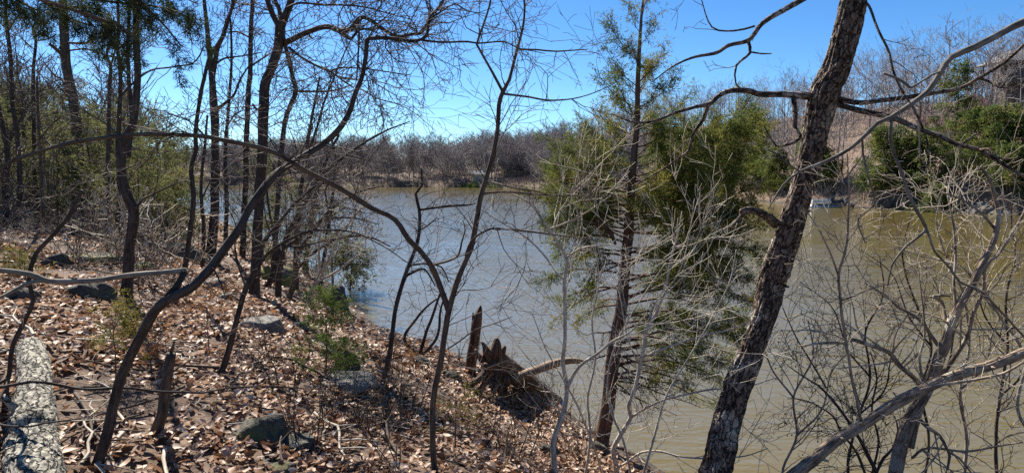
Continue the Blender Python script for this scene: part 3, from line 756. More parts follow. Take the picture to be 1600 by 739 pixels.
def boat():
    Y = 94.0; px = 1288; x = (px - CX) / F * Y; root = empty("pontoon_boat", (x, Y, 0), "small pale pontoon boat with a dark side cover moored at the far dock", "boat")
    rz = .12; c = (x, Y, 0)
    for s in (-.8, .8):
        m = MB(); t = np.linspace(0, 1, 10); P = np.stack([-2.5 + 5 * t, np.full(10, s), np.full(10, .12) + .18 * np.clip(t - .8, 0, 1) * 3], -1)
        P = np.stack([P[:, 0] * math.cos(rz) - P[:, 1] * math.sin(rz), P[:, 0] * math.sin(rz) + P[:, 1] * math.cos(rz), P[:, 2]], -1) + c
        m.tube(P, .28 * np.minimum(1, np.array([.8] + [1] * 7 + [.75, .1])), 12, cap=True); m.build("pontoon", M['alu'], root)
    m = MB(); m.box((-2.4, -1.1, .42), (2.3, 1.1, .52), rz, c); m.build("deck", M['plank'], root, smooth=False)
    m = MB()
    for (lo, hi) in (((-2.35, -1.1, .525), (.2, -1.04, 1.1)), ((-2.35, 1.04, .525), (2.2, 1.1, 1.1)), ((-2.4, -1.03, .525), (-2.34, 1.03, 1.1))): m.box(lo, hi, rz, c)
    m.build("fence_panel", M['white'], root, smooth=False)
    m = MB(); m.box((.25, -1.1, .525), (2.25, -1.03, 1.05), rz, c); m.build("cover", M['navy'], root, smooth=False)
    m = MB(); m.box((-2.2, -.9, .525), (-1.5, .9, .95), rz, c); m.build("bench", M['white'], root, smooth=False)
    m = MB(); m.box((.6, -.6, .525), (1.1, .1, 1.35), rz, c); m.build("console", M['navy'], root, smooth=False)
boat()

def gangway():
    p0 = np.array([(1306 - CX) / F * 96.2, 96.2, .35]); p1 = np.array([(1325 - CX) / F * 98.0, 98.0, .95]); root = empty("dock_ramp", p0, "short pale wooden ramp between the moored boat and the bank", "ramp")
    d = p1 - p0; n = np.array([0.25, .97, 0]) * .9
    for k in range(9):
        a = p0 + d * (k + .05) / 9; b = p0 + d * (k + .9) / 9; m = MB(); q = np.array([0, 0, .05])
        m.add([a - n, a + n, b + n, b - n, a - n - q, a + n - q, b + n - q, b - n - q], [(3, 2, 1, 0), (4, 5, 6, 7), (0, 1, 5, 4), (1, 2, 6, 5), (2, 3, 7, 6), (3, 0, 4, 7)]); m.build("plank", M['plank'], root, smooth=False)
    for s in (-1, 1):
        m = MB(); m.tube([p0 + n * s * .9 - (0, 0, .1), p1 + n * s * .9 - (0, 0, .1)], .06, 6); m.build("beam", M['brownwood'], root)
gangway()

def stairway():
    a = hit(1318, 304, 60); a = stand(1316, 98.5); b = stand(1352, 112); root = empty("hillside_stairway", a, "wooden stairway with pale rails climbing the bank from the dock", "stairs")
    n = np.array([.9, -.4, 0]) * .55; k = 22
    for s in range(k):
        t = (s + .5) / k; p = a + (b - a) * t; p[2] = a[2] + (b[2] - a[2]) * t + .25; m = MB(); m.box((-.6, -.16, -.04), (.6, .16, .04), -.4, p); m.build("tread", M['plank'], root, smooth=False)
    for s in (-1, 1):
        m = MB(); m.tube([a + n * s + (0, 0, .2), b + n * s + (0, 0, .2)], .08, 5); m.build("stringer", M['brownwood'], root)
        m = MB(); m.tube([a + n * s + (0, 0, 1.15), b + n * s + (0, 0, 1.15)], .06, 5); m.build("handrail", M['plank'], root)
        for q in range(6):
            p = a + (b - a) * q / 5 + n * s; m = MB(); m.tube([p + (0, 0, -.2), p + (0, 0, 1.15)], .05, 5); m.build("post", M['plank'], root)
    p = stand(1327, 99.5); m = MB(); t = np.linspace(0, 1, 9); m.tube(np.stack([p[0] - 1.4 + 2.8 * t, p[1] + .3 * t, p[2] + .22 + .1 * (2 * t - 1) ** 2], -1), .26 * np.sin(np.clip(t * .94 + .03, 0, 1) * math.pi) ** .6, 10); o = m.build("kayak", M['blue']); tag(o, "blue kayak lying on the bank beside the stairway", "kayak")
stairway()

def house(name, label, c, wx, dy, h, rh, rz, wall, roofm, wins, cat="house"):
    c = np.asarray(c, float); root = empty(name, c, label, cat)
    m = MB(); m.box((-wx / 2, -dy / 2, -1.5), (wx / 2, dy / 2, h), rz, c); m.build("wall", wall, root, smooth=False)
    e = .5; V = np.array([(-wx / 2 - e, -dy / 2 - e, h), (wx / 2 + e, -dy / 2 - e, h), (wx / 2 + e, dy / 2 + e, h), (-wx / 2 - e, dy / 2 + e, h), (-wx / 2 - e, 0, h + rh), (wx / 2 + e, 0, h + rh)]) + (0, 0, .004)
    V = np.stack([V[:, 0] * math.cos(rz) - V[:, 1] * math.sin(rz), V[:, 0] * math.sin(rz) + V[:, 1] * math.cos(rz), V[:, 2]], -1) + c
    m = MB(); m.add(V, [(0, 1, 5, 4), (2, 3, 4, 5), (3, 2, 1, 0)], [(0, 4, 3), (1, 2, 5)]); r = m.build("roof", roofm, root, smooth=False)
    m = MB(); m.box((wx * .2, -.3, h + rh * .5), (wx * .2 + .6, .3, h + rh + .8), rz, c); m.build("chimney", M['tanwall'], r, smooth=False)
    for (x, z, ww, hh) in wins:
        m = MB(); m.box((x - ww / 2 - .08, -dy / 2 - .06, z - .08), (x + ww / 2 + .08, -dy / 2 + .02, z + hh + .08), rz, c); f = m.build("window", M['white'], root, smooth=False)
        m = MB(); m.box((x - ww / 2, -dy / 2 - .08, z), (x + ww / 2, -dy / 2 - .062, z + hh), rz, c); m.build("pane", M['glass'], f, smooth=False)
    return root
W6 = [(x, z, 1.0, 1.3) for x in (-3.2, -1, 1.2, 3.4) for z in (.8,)]
house("lake_house", "low pale house with a grey roof among the trees across the lake", stand(806, 232), 9.5, 7, 2.9, 1.9, .15, M['tanwall'], M['roof'], W6)
house("lake_house", "small grey cottage among the trees near the spreading cedar", stand(846, 238), 6.5, 5, 3.2, 1.8, -.2, M['plank'], M['roof'], W6[1:3])
house("boathouse", "tan boathouse on the cleared bank across the lake", stand(750, 216), 5.0, 4.5, 2.6, 1.2, .1, M['tanwall'], M['roof'], W6[1:3], "boathouse")

def porch():
    Y = 112.0; c = stand(1598, Y); root = empty("hilltop_house", c, "brown hilltop house with a screened porch on tall posts", "house")
    z0 = at(1590, 128, Y)[2]; z1 = at(1590, 100, Y)[2]
    x0 = at(1553, 120, Y)[0]; x1 = x0 + 9
    m = MB(); m.box((x0, Y - 3, z0 - .3), (x1, Y + 3, z0)); m.build("deck", M['brownwood'], root, smooth=False)
    for x in np.linspace(x0 + .15, x1 - .15, 6):
        for y in (Y - 2.85, Y + 2.85):
            m = MB(); m.box((x - .1, y - .1, G(x, y) - .3), (x + .1, y + .1, z1)); m.build("post", M['brownwood'], root, smooth=False)
    for y in (Y - 2.9, Y + 2.9):
        m = MB(); m.box((x0 + .26, y - .04, z0 + .9), (x1 - .26, y + .04, z0 + 1.0)); m.build("railing", M['brownwood'], root, smooth=False)
    m = MB(); V = np.array([(x0 - .7, Y - 3.7, z1), (x1 + .7, Y - 3.7, z1), (x1 + .7, Y + 3.7, z1), (x0 - .7, Y + 3.7, z1), (x0 + 2.5, Y, z1 + 2.2), (x1 + .7, Y, z1 + 2.2)]) + (0, 0, .01)
    m.add(V, [(0, 1, 5, 4), (2, 3, 4, 5), (3, 2, 1, 0)], [(0, 4, 3), (1, 2, 5)]); m.build("roof", M['roof'], root, smooth=False)
    m = MB(); m.box((x0 + 3.2, Y - 2.5, G(x0 + 4, Y) - .5), (x1 + 5, Y + 5, z1 - .02)); m.build("wall", M['brownwood'], root, smooth=False)
    for x in (x0 + 4.2, x0 + 6.4):
        m = MB(); m.box((x, Y - 2.56, z0 + .4), (x + 1.3, Y - 2.51, z0 + 2.1)); m.build("window", M['glass'], root, smooth=False)
porch()

# ------------------------------------------------------------------ near trees, traced one by one
T = dict
# the dark leaning tree whose trunk sweeps up across the lake
woody("leaning_tree", "dark slender tree leaning in a long curve over the leafy bank", "tree", 5.0, [
 ("trunk", [(130, 765, 13), (145, 739, 12), (167, 680, 12), (177, 633, 11.5), (188, 593, 11.5), (203, 556, 11), (220, 523, 11), (243, 483, 11.5), (267, 465, 11), (297, 450, 11, .1), (323, 425, 10.5, .2), (347, 393, 10, .3), (373, 357, 9.5, .4), (387, 330, 9, .5), (410, 297, 8.5, .6), (430, 273, 8, .7), (453, 257, 7.5, .8), (480, 239, 7, .9), (507, 222, 6.5, 1), (533, 197, 6.5, 1), (548, 170, 6, 1.1), (555, 147, 5.5, 1.1), (567, 117, 5, 1.2), (572, 83, 5, 1.2), (573, 62, 5, 1.2), (583, 60, 4.5, 1.2), (605, 60, 4.5, 1.2), (640, 65, 4, 1.3), (660, 62, 4, 1.3), (668, 50, 3.6, 1.4), (672, 28, 3.2, 1.4), (690, 7, 2.8, 1.5), (702, -20, 2.2, 1.5)]),
 ("stub", [(262, 466, 9, .05), (278, 446, 8, .1), (289, 424, 7, .15)]),
 ("limb", [(660, 63, 2.8, 1.3), (690, 66, 2.5, 1.3), (730, 65, 2.3, 1.2), (747, 68, 2, 1.2), (787, 65, 1.7, 1.1), (807, 75, 1.3, 1.1), (850, 84, .9, 1)]),
 ("limb", [(563, 118, 2.2, 1.2), (580, 100, 1.2, 1.1), (584, 96, .8, 1.1)]),
 ("limb", [(560, 137, 1.6, 1.2), (587, 153, 1.5, 1), (613, 160, 1.2, .9), (640, 172, .9, .8), (680, 205, .6, .7)]),
 ("limb", [(672, 28, 2, 1.4), (690, 17, 1.8, 1.2), (712, 6, 1.5, 1.1), (730, 18, 1.2, 1.1), (760, 22, .9, 1)]),
 ("limb", [(605, 60, 1.8, 1.2), (603, 76, 1.5, 1.2), (622, 96, 1.2, 1), (650, 100, .9, 1)]),
 ("limb", [(330, 415, 2.4, .2), (342, 440, 1.6, .1), (352, 462, 1, 0)]),
], M['dark'], T(dens=7.5, Lr=(.3, 1.1), lvl=2, up=.0, maxr=.2, tmin=.4, spacing=.16), seed=1, thin=0.66, hero=True)

woody("dead_branch", "cut grey dead branch lodged level against the leaning tree's stub", "branch", 5.1, [
 ("branch", [(-40, 420, 5, -.3), (0, 422, 5.4, -.2), (47, 428, 5.6, -.1), (67, 435, 5.8, -.05), (93, 439, 6, 0), (150, 437, 5.5, 0), (197, 430, 5.5, .02), (253, 427, 5.5, .04), (291, 424, 5.5, .06)]),
 ("fork", [(78, 438, 4.5, 0), (52, 440, 4, -.1), (25, 452, 3.5, -.2), (0, 465, 3, -.3), (-40, 480, 2.5, -.4)]),
], bark("weathered_grey_branch", (.06, .05, .04), (.28, .235, .18), None), None, seed=2, thin=.8, hero=False, ground_first=False)

# forked sapling in the middle with the limb that arches far to the side
woody("forked_sapling", "slim forked sapling with one limb arching in a long low bow", "tree", 6.1, [
 ("trunk", [(681, 760, 7), (680, 739, 6.5), (676, 690, 6.3), (678, 620, 6.2), (690, 560, 6.2), (697, 510, 6.4), (701, 484, 6.6), (708, 458, 5.5), (718, 430, 5.6), (735, 390, 5.5), (744, 350, 5.2), (750, 310, 5), (762, 270, 4.6), (770, 240, 4.5), (777, 200, 4), (779, 165, 4.2), (785, 145, 4.2), (795, 125, 3.2), (803, 95, 3), (811, 65, 2.8), (817, 40, 2.4), (820, 10, 2.2), (816, -25, 1.8)]),
 ("arching_limb", [(701, 486, 5), (692, 458, 4.6), (683, 435, 4.3), (672, 412, 4.2, -.1), (655, 390, 4.2, -.1), (638, 374, 4.2, -.2), (617, 343, 4, -.2), (580, 325, 4, -.3), (553, 308, 3.9, -.4), (520, 288, 3.8, -.5), (500, 278, 3.7, -.6), (463, 258, 3.6, -.8), (440, 243, 3.5, -.9), (403, 230, 3.4, -1), (353, 220, 3.3, -1.1), (320, 214, 3.3, -1.2), (277, 211, 3.2, -1.3), (233, 210, 3.1, -1.4), (187, 213, 3, -1.5), (147, 218, 3, -1.6), (97, 226, 3, -1.7), (67, 235, 2.8, -1.7), (30, 248, 2.6, -1.8), (0, 262, 2.4, -1.9), (-50, 285, 1.8, -2)]),
 ("limb", [(785, 143, 3), (770, 115, 2.4, -.1), (748, 75, 2.3, -.2), (746, 66, 2.3, -.2), (755, 40, 2, -.3), (765, 10, 1.8, -.3), (772, -25, 1.3, -.4)]),
 ("limb", [(787, 147, 2.4), (827, 152, 2, -.2), (853, 157, 1.8, -.3), (893, 155, 1.4, -.4), (930, 145, 1, -.5), (965, 128, .6, -.5)]),
 ("limb", [(812, 77, 2), (840, 78, 1.8, .2), (870, 81, 1.6, .3), (917, 78, 1, .4)]),
 ("limb", [(755, 302, 2.2), (793, 300, 2, .2), (840, 304, 1.7, .3), (887, 307, 1.2, .4), (930, 306, .7, .5)]),
 ("limb", [(768, 284, 1.8), (797, 293, 1.6, -.2), (840, 300, 1.2, -.3), (900, 322, .7, -.4)]),
 ("limb", [(728, 400, 2.6), (733, 384, 2.4), (742, 371, 2.2, -.1), (767, 357, 2.1, -.2), (800, 359, 2, -.3), (853, 365, 1.7, -.4), (900, 371, 1.4, -.5), (933, 376, .8, -.6)]),
 ("limb", [(676, 414, 2.4, -.1), (703, 407, 2.2, -.3), (717, 398, 2, -.3), (722, 377, 1.7, -.4), (727, 360, 1.2, -.4), (724, 345, .8, -.4)]),
 ("limb", [(700, 545, 1.5), (720, 532, 1.3, -.2), (745, 515, 1.2, -.4), (770, 507, 1, -.5), (800, 495, .6, -.6)]),
 ("limb", [(515, 285, 1.9, -.5), (508, 300, 1.6, -.5), (513, 330, 1.2, -.5), (505, 365, .8, -.5)]),
 ("limb", [(277, 211, 2.0, -1.3), (240, 203, 1.6, -1.1), (195, 194, 1.2, -1)]),
], M['mid'], T(dens=5, Lr=(.25, .95), lvl=2, up=.02, tmin=.3), seed=3, thin=0.8, hero=False, wig=.006)

# the big tree with the limb reaching over the lake, and its companions on the bank
woody("twin_topped_tree", "stout twin-topped tree with a thick limb reaching out towards the water", "tree", None, [
 ("trunk", [(397, 462, 12), (398, 440, 10), (401, 383, 9.5), (406, 300, 9.3), (410, 227, 9), (413, 140, 9), (423, 110, 9), (435, 73, 9), (438, 42, 9.5), (448, 20, 7), (455, 0, 6.5), (462, -40, 5)]),
 ("stem", [(437, 42, 6), (428, 27, 5.5), (418, 0, 5, -.2), (408, -40, 4, -.4)]),
 ("stem", [(437, 40, 4.5), (437, 17, 4, .3), (430, 0, 3.6, .4), (425, -30, 3, .5)]),
 ("limb", [(442, 70, 6), (449, 66, 5.6), (477, 52, 5.2, -.4), (510, 42, 5, -.8), (530, 48, 4.8, -1), (547, 46, 4.5, -1.2), (562, 29, 4, -1.4), (575, 30, 3.6, -1.5), (600, 47, 3.4, -1.7), (620, 57, 3.3, -1.8), (645, 54, 3, -2), (660, 50, 2.6, -2.1), (672, 26, 2.2, -2.2), (690, 5, 1.8, -2.3)]),
 ("limb", [(527, 48, 4, -1), (540, 57, 3.6, -1.2), (550, 61, 3, -1.3), (560, 48, 2.5, -1.3), (575, 46, 2, -1.4), (590, 52, 1.5, -1.5)]),
 ("limb", [(559, 33, 2.2, -1.4), (561, 60, 2, -1.4), (559, 95, 1.8, -1.4), (557, 127, 1.2, -1.4)]),
 ("limb", [(452, 75, 2.6, -.1), (470, 90, 2.4, -.4), (493, 103, 2.3, -.6), (517, 113, 2.2, -.8), (537, 127, 1.8, -1), (553, 137, 1.4, -1.1)]),
 ("limb", [(516, 112, 1.7, -.8), (533, 106, 1.6, -1), (573, 108, 1.5, -1.2), (607, 113, 1.2, -1.4), (640, 117, .8, -1.6)]),
 ("limb", [(413, 160, 3, -.1), (402, 172, 2.6, -.3), (394, 162, 2, -.4)]),
 ("limb", [(447, 12, 2.4, -.1), (470, 5, 2.2, -.5), (510, 8, 2, -.8), (560, 10, 1.6, -1.2), (610, 22, 1.2, -1.5), (640, 30, .8, -1.8)]),
], M['dark'], T(dens=4.6, Lr=(.6, 2.2), lvl=2, up=.02, maxr=.2, spacing=.22, r0=.012, tmin=.3), seed=4, thin=0.78, hero=True)

woody("slender_tree", "slender crooked tree standing close in front of the twin-topped trunk", "tree", None, [
 ("trunk", [(425, 440, 6), (430, 380, 5.5), (434, 310, 5), (438, 250, 5), (442, 217, 5), (445, 190, 5), (453, 167, 5), (462, 143, 5), (457, 120, 4.5), (452, 97, 4.3), (446, 72, 4), (443, 50, 3)]),
 ("limb", [(463, 143, 2.5), (497, 143, 2.2, -.2), (520, 142, 2, -.4), (538, 137, 1.6, -.5), (552, 131, 1, -.6)]),
 ("limb", [(485, 232, 2.8, .3), (495, 200, 2.6, .4), (505, 165, 2.3, .5), (520, 125, 2, .6), (533, 95, 1.6, .6), (548, 62, 1, .7)]),
], M['dark'], T(dens=2.2, Lr=(.5, 1.5), lvl=2, up=.02, spacing=.25, r0=.009), seed=5, thin=0.72)

woody("forked_tree", "upright forked tree with furrowed bark against the open water", "tree", None, [
 ("trunk", [(329, 400, 11), (333, 367, 9.5), (336, 300, 8.5), (336, 217, 8), (335, 180, 8), (333, 153, 7.5), (331, 118, 6.5), (327, 80, 5), (323, 40, 4), (318, -10, 3)]),
 ("stem", [(332, 125, 5), (339, 80, 4.5, .2), (349, 55, 4, .3), (357, 28, 3.5, .4), (369, -5, 3, .5), (378, -40, 2.4, .5)]),
 ("limb", [(338, 172, 3.4), (350, 163, 3, -.3), (365, 149, 2.5, -.6), (375, 125, 2, -.8), (392, 98, 1.2, -1)]),
 ("limb", [(332, 105, 2.2), (350, 92, 2, -.4), (375, 88, 1.6, -.8), (410, 82, 1, -1)]),
], M['dark'], T(dens=2.2, Lr=(.6, 2.2), lvl=2, up=.04, maxr=.1, spacing=.35, r0=.014, tmin=.3), seed=6, thin=0.75, hero=True)

woody("wavy_tree", "thin wavy-stemmed tree crossing in front of the forked tree's top", "tree", None, [
 ("trunk", [(272, 462, 7), (279, 444, 6), (290, 413, 5.5), (294, 388, 5.2), (298, 357, 5), (302, 310, 4.8), (299, 263, 4.6), (307, 232, 4.4), (305, 213, 4.2), (310, 167, 4), (318, 127, 3.8), (329, 88, 3.5), (350, 52, 3), (365, 0, 2.5), (372, -30, 2)]),
], M['dark'], T(dens=2.2, Lr=(.4, 1.3), lvl=2, up=.03, spacing=.25, r0=.008, tmin=.3), seed=7, thin=0.75)

woody("straight_tree", "thin straight pole-like tree beside the twin-topped trunk", "tree", None, [
 ("trunk", [(379, 402, 5), (383, 300, 4.2), (385, 213, 4), (388, 150, 3.7), (391, 110, 3.5), (392, 50, 3.2), (395, 0, 3), (397, -30, 2.4)]),
 ("limb", [(391, 105, 1.6), (410, 92, 1.4, -.4), (430, 80, 1, -.8)]),
 ("limb", [(392, 60, 1.6), (370, 50, 1.3, .4), (350, 52, .9, .8)]),
], M['dark'], T(dens=2, Lr=(.5, 1.8), lvl=2, up=.05, spacing=.35, r0=.012, tmin=.4), seed=8)

woody("curved_tree", "tall curved tree bulging sideways above mossy rocks", "tree", None, [
 ("trunk", [(198, 464, 13), (201, 430, 10.5), (202, 387, 10), (209, 335, 10.5), (200, 308, 9.5), (190, 267, 8.5), (194, 222, 8), (207, 195, 7.5), (213, 155, 7), (215, 110, 6.6), (212, 62, 6), (214, 0, 5.5), (215, -40, 5)]),
 ("limb", [(210, 332, 3), (222, 312, 2.4, -.3), (245, 300, 2, -.6), (275, 287, 1.5, -.8), (292, 283, 1, -1)]),
 ("limb", [(214, 124, 2.2), (235, 111, 1.9, -.2), (268, 105, 1.7, -.5), (300, 99, 1.5, -.8), (312, 87, 1.3, -.9), (318, 72, .9, -1)]),
 ("stem", [(202, 245, 4.5, .3), (206, 190, 4.2, .5), (203, 140, 4, .5), (199, 90, 3.6, .5), (201, 40, 3, .5), (203, -20, 2.5, .5)]),
], M['dark'], T(dens=1.6, Lr=(.5, 1.6), lvl=2, up=.03, maxr=.1, spacing=.3, r0=.01, tmin=.4), seed=9, thin=0.74, hero=True)

woody("hollow_tree", "thick pale-grey trunk leaning slightly with two stubby crooked limbs", "tree", 24, [
 ("trunk", [(124, 345, 11), (122, 260, 9.5), (121, 200, 9), (115, 160, 8.5), (108, 127, 8), (102, 87, 8), (100, 50, 7.5), (98, 0, 7), (97, -40, 6)]),
 ("limb", [(103, 92, 4), (93, 82, 3.4, -.4), (77, 69, 2.6, -.8)]),
 ("limb", [(93, 76, 2.4, -.4), (102, 68, 2.4, -.6), (133, 68, 2.2, -.8), (147, 60, 1.6, -1), (160, 58, 1, -1)]),
 ("limb", [(105, 80, 1.8, .2), (135, 77, 1.6, .3), (170, 88, 1.4, .4), (200, 94, 1, .5)]),
 ("limb", [(105, 150, 2.4, .2), (97, 125, 2.2, .2), (85, 118, 1.8, .2), (68, 96, 1.2, .2)]),
], M['mid'], T(dens=1.1, Lr=(.6, 2.0), lvl=2, up=.03, maxr=.1, spacing=.4, r0=.016, tmin=.3), seed=10, thin=0.8, hero=True)

LEFTS = [
 ("slim dark tree at the wood's edge with a high fork", 17, [(28, 350, 6), (31, 290, 5), (27, 210, 4.5), (19, 160, 4.2), (17, 100, 3.8), (12, 50, 3.6), (7, 0, 3), (4, -40, 2.5)], [(13, 47, 2.2), (25, 30, 1.8, .2), (36, 17, 1.2, .4)], 'dark'),
 ("crooked thin tree with an antler-like top beside the slim forked one", 20, [(58, 345, 5), (54, 250, 4), (52, 153, 3.6), (53, 100, 3.2), (56, 63, 2.8), (51, 46, 2), (60, 30, 1.5)], [(56, 64, 1.8), (72, 62, 1.6, .2), (88, 55, 1, .4)], 'dark'),
 ("double-leaning dark trunk at the wood's edge beside cedar growth", 18, [(12, 350, 7), (8, 300, 6), (12, 240, 5.5), (2, 190, 5), (-12, 120, 4.5), (-20, 40, 4)], [(8, 240, 3.6), (22, 205, 3.2), (36, 180, 2.4), (55, 150, 1.5)], 'dark'),
 ("bent thin tree leaning between the curved tree and the grey trunk", 18, [(182, 380, 5), (186, 300, 4.6), (184, 230, 4.4), (187, 173, 4.2), (188, 113, 3.8), (184, 80, 3.4), (185, 40, 3), (183, -20, 2.4)], [(188, 150, 2.6), (205, 133, 2.4, -.3), (225, 115, 2, -.6), (245, 107, 1.4, -.8)], 'dark'),
 ("twisted thin tree just behind the bent thin tree", 23, [(165, 345, 5), (169, 250, 4.4), (171, 140, 3.6), (173, 105, 3.2), (167, 85, 2.8), (174, 62, 2.4), (170, 20, 2)], [(171, 110, 2), (180, 75, 1.6), (178, 50, 1.2)], 'mid'),
 ("leaning grey sapling in the brush before the dark cedars", 16, [(70, 400, 4), (68, 340, 3.6), (64, 260, 3.2), (60, 190, 2.8), (58, 120, 2)], [(62, 220, 1.8), (80, 195, 1.5), (100, 180, 1)], 'mid'),
 ("thin dark tree between the wavy tree and the water", 26, [(352, 385, 5), (354, 320, 4.2), (352, 240, 4), (358, 160, 3.2), (362, 90, 2.5), (360, 30, 2)], [(353, 200, 2), (366, 180, 1.6), (380, 172, 1)], 'dark'),
 ("slim tree at the top of the shore bank beside the mossy rock", 22, [(462, 410, 5.5), (465, 360, 5), (470, 300, 4.5), (480, 230, 3.6), (488, 180, 3), (500, 120, 2)], [(468, 320, 2.2), (490, 300, 1.8), (512, 296, 1.2)], 'dark'),
 ("dark tree leaning out over the water beyond the ledge rock", 30, [(478, 408, 6), (484, 360, 5.2), (492, 310, 4.6), (510, 250, 3.6), (530, 210, 2.4)], [(488, 335, 2.4), (508, 320, 1.8), (530, 312, 1.2)], 'dark'),
 ("slight tree with bare twigs behind the flat-topped boulder", 19, [(316, 425, 4.5), (318, 360, 4), (314, 290, 3.4), (320, 230, 2.8), (324, 180, 2)], [(316, 310, 2), (328, 285, 1.6), (340, 270, 1)], 'dark'),
 ("short crooked dark tree rooted beside the twin-topped tree", 15, [(436, 428, 6), (440, 402, 5), (428, 372, 4), (440, 345, 3.4), (462, 315, 2.6), (490, 292, 1.8), (520, 285, 1)], [(430, 375, 2), (418, 350, 1.6), (412, 320, 1)], 'dark'),
 ("thin tree leaning over the ledge rock at the water", 24, [(500, 448, 5), (506, 405, 4.4), (514, 350, 4), (520, 300, 3.4), (524, 250, 2.4), (518, 215, 1.6)], [(515, 340, 2), (540, 325, 1.6), (566, 330, 1)], 'dark'),
]
for i, (lab, Y, tr, br, mt) in enumerate(LEFTS):
    woody("woodland_tree", lab, "tree", Y, [("trunk", tr), ("limb", br)], M[mt], T(dens=3.0, Lr=(.5, 1.9), lvl=2, up=.03, maxr=.16, spacing=.30, r0=.011, tmin=.2), seed=20 + i, thin=.72)

# smaller stems on the near bank
woody("bent_sapling", "thin dark sapling curving up beside the pale log", "sapling", 5.6, [
 ("trunk", [(10, 600, 4), (15, 585, 3.6), (20, 540, 3.4), (38, 502, 3.2), (52, 470, 3.2), (45, 440, 3.2), (52, 405, 3.4), (62, 388, 3.4), (77, 373, 3.2), (95, 353, 3), (107, 340, 3), (120, 315, 2.6), (128, 297, 2.2)]),
 ("branch", [(15, 590, 2.6, -.1), (-10, 604, 2.8, -.2), (0, 605, 2.6, -.4), (53, 596, 2.5, -.5), (87, 600, 2.4, -.5), (133, 608, 2.3, -.5), (187, 606, 2.2, -.5), (217, 608, 2.1, -.45), (253, 612, 1.9, -.4), (290, 612, 1.7, -.35), (320, 613, 1.6, -.3), (353, 606, 1.4, -.2), (420, 603, 1.1, 0), (470, 606, .9, .2), (497, 608, .6, .3)]),
 ("branch", [(12, 596, 2, -.2), (-12, 650, 1.9, -.6), (0, 663, 1.9, -.8), (47, 666, 1.8, -.9), (67, 661, 1.6, -.9), (110, 656, 1.3, -.8), (140, 650, .8, -.8)]),
], M['dark'], T(dens=1.6, Lr=(.15, .5), lvl=1, up=.02, tmin=.3, r0=.004), seed=40, wig=.005)

woody("broken_sapling", "short broken-off sapling trunk with its top snapped", "stump", None, [
 ("trunk", [(244, 678, 10), (248, 662, 8.5), (254, 645, 8), (258, 610, 7.6), (264, 575, 7.6), (268, 552, 7)]),
 ("splinter", [(266, 556, 3), (270, 540, 2), (272, 530, .6)]),
 ("branch", [(262, 590, 2), (280, 574, 1.6, -.2), (300, 560, 1, -.4)]),
], M['mid'], T(dens=1.5, Lr=(.15, .5), lvl=1, up=0, maxr=.03), seed=41, hero=True)

woody("leaning_sapling", "dark sapling leaning from the bank towards the shore cedars", "sapling", None, [
 ("trunk", [(345, 584, 7), (349, 572, 6), (360, 537, 5.4), (373, 490, 5.2), (382, 457, 5), (393, 430, 4.6), (406, 400, 4.2), (412, 378, 3.8), (430, 355, 3.4), (450, 330, 3), (478, 302, 2.4), (500, 285, 1.6)]),
 ("limb", [(395, 425, 3.2), (413, 403, 3, -.1), (433, 385, 2.8, -.2), (477, 363, 2.4, -.3), (520, 359, 2, -.4), (560, 365, 1.6, -.5), (600, 385, 1.2, -.6), (640, 412, .8, -.7)]),
 ("limb", [(440, 383, 2, -.2), (470, 385, 2, -.3), (510, 376, 1.6, -.3), (545, 370, 1, -.4)]),
 ("limb", [(384, 450, 2.2), (372, 415, 1.8, .2), (365, 380, 1.2, .3)]),
], M['dark'], T(dens=4.5, Lr=(.3, 1.0), lvl=2, up=.02, tmin=.3), seed=42, thin=.82)

woody("shore_sapling", "thin sapling with a sharp elbow on the bank above the water", "sapling", None, [
 ("trunk", [(597, 602, 5.5), (604, 575, 4.8), (611, 539, 4.4), (618, 484, 4.2), (632, 434, 4), (640, 413, 3.6), (653, 373, 3.4), (655, 327, 3.2), (650, 303, 2.6), (660, 290, 2.2), (658, 263, 1.6)]),
 ("limb", [(655, 328, 2.6), (690, 323, 2.4, -.2), (730, 320, 2, -.3), (742, 318, 1.2, -.4)]),
 ("limb", [(633, 432, 2.8), (650, 424, 2.6), (663, 421, 2.2), (674, 436, 1.6), (680, 448, 1)]),
 ("limb", [(640, 415, 2.2), (665, 412, 2, -.3), (690, 418, 1.6, -.4), (700, 440, 1, -.4)]),
 ("limb", [(655, 360, 1.8), (668, 352, 1.6, .2), (682, 340, 1, .3)]),
], M['dark'], T(dens=4, Lr=(.3, 1.0), lvl=2, up=.0, tmin=.25, spacing=.2), seed=43, thin=.82)

woody("three_stemmed_shrub", "three bare stems rising from one root at the water's edge", "shrub", None, [
 ("stem", [(655, 558, 3), (664, 524, 2.6), (677, 490, 2.2), (690, 452, 1.4)]),
 ("stem", [(655, 557, 2.6), (632, 530, 2.4), (650, 498, 2.2, .2), (668, 478, 1.8, .3), (690, 462, 1, .3)]),
 ("stem", [(657, 557, 2.8), (680, 532, 2.4), (687, 508, 2.2), (689, 484, 1.8), (697, 458, 1.2)]),
], M['dark'], T(dens=1.5, Lr=(.3, .9), lvl=1, up=.03, tmin=.4, spacing=.3), seed=44)

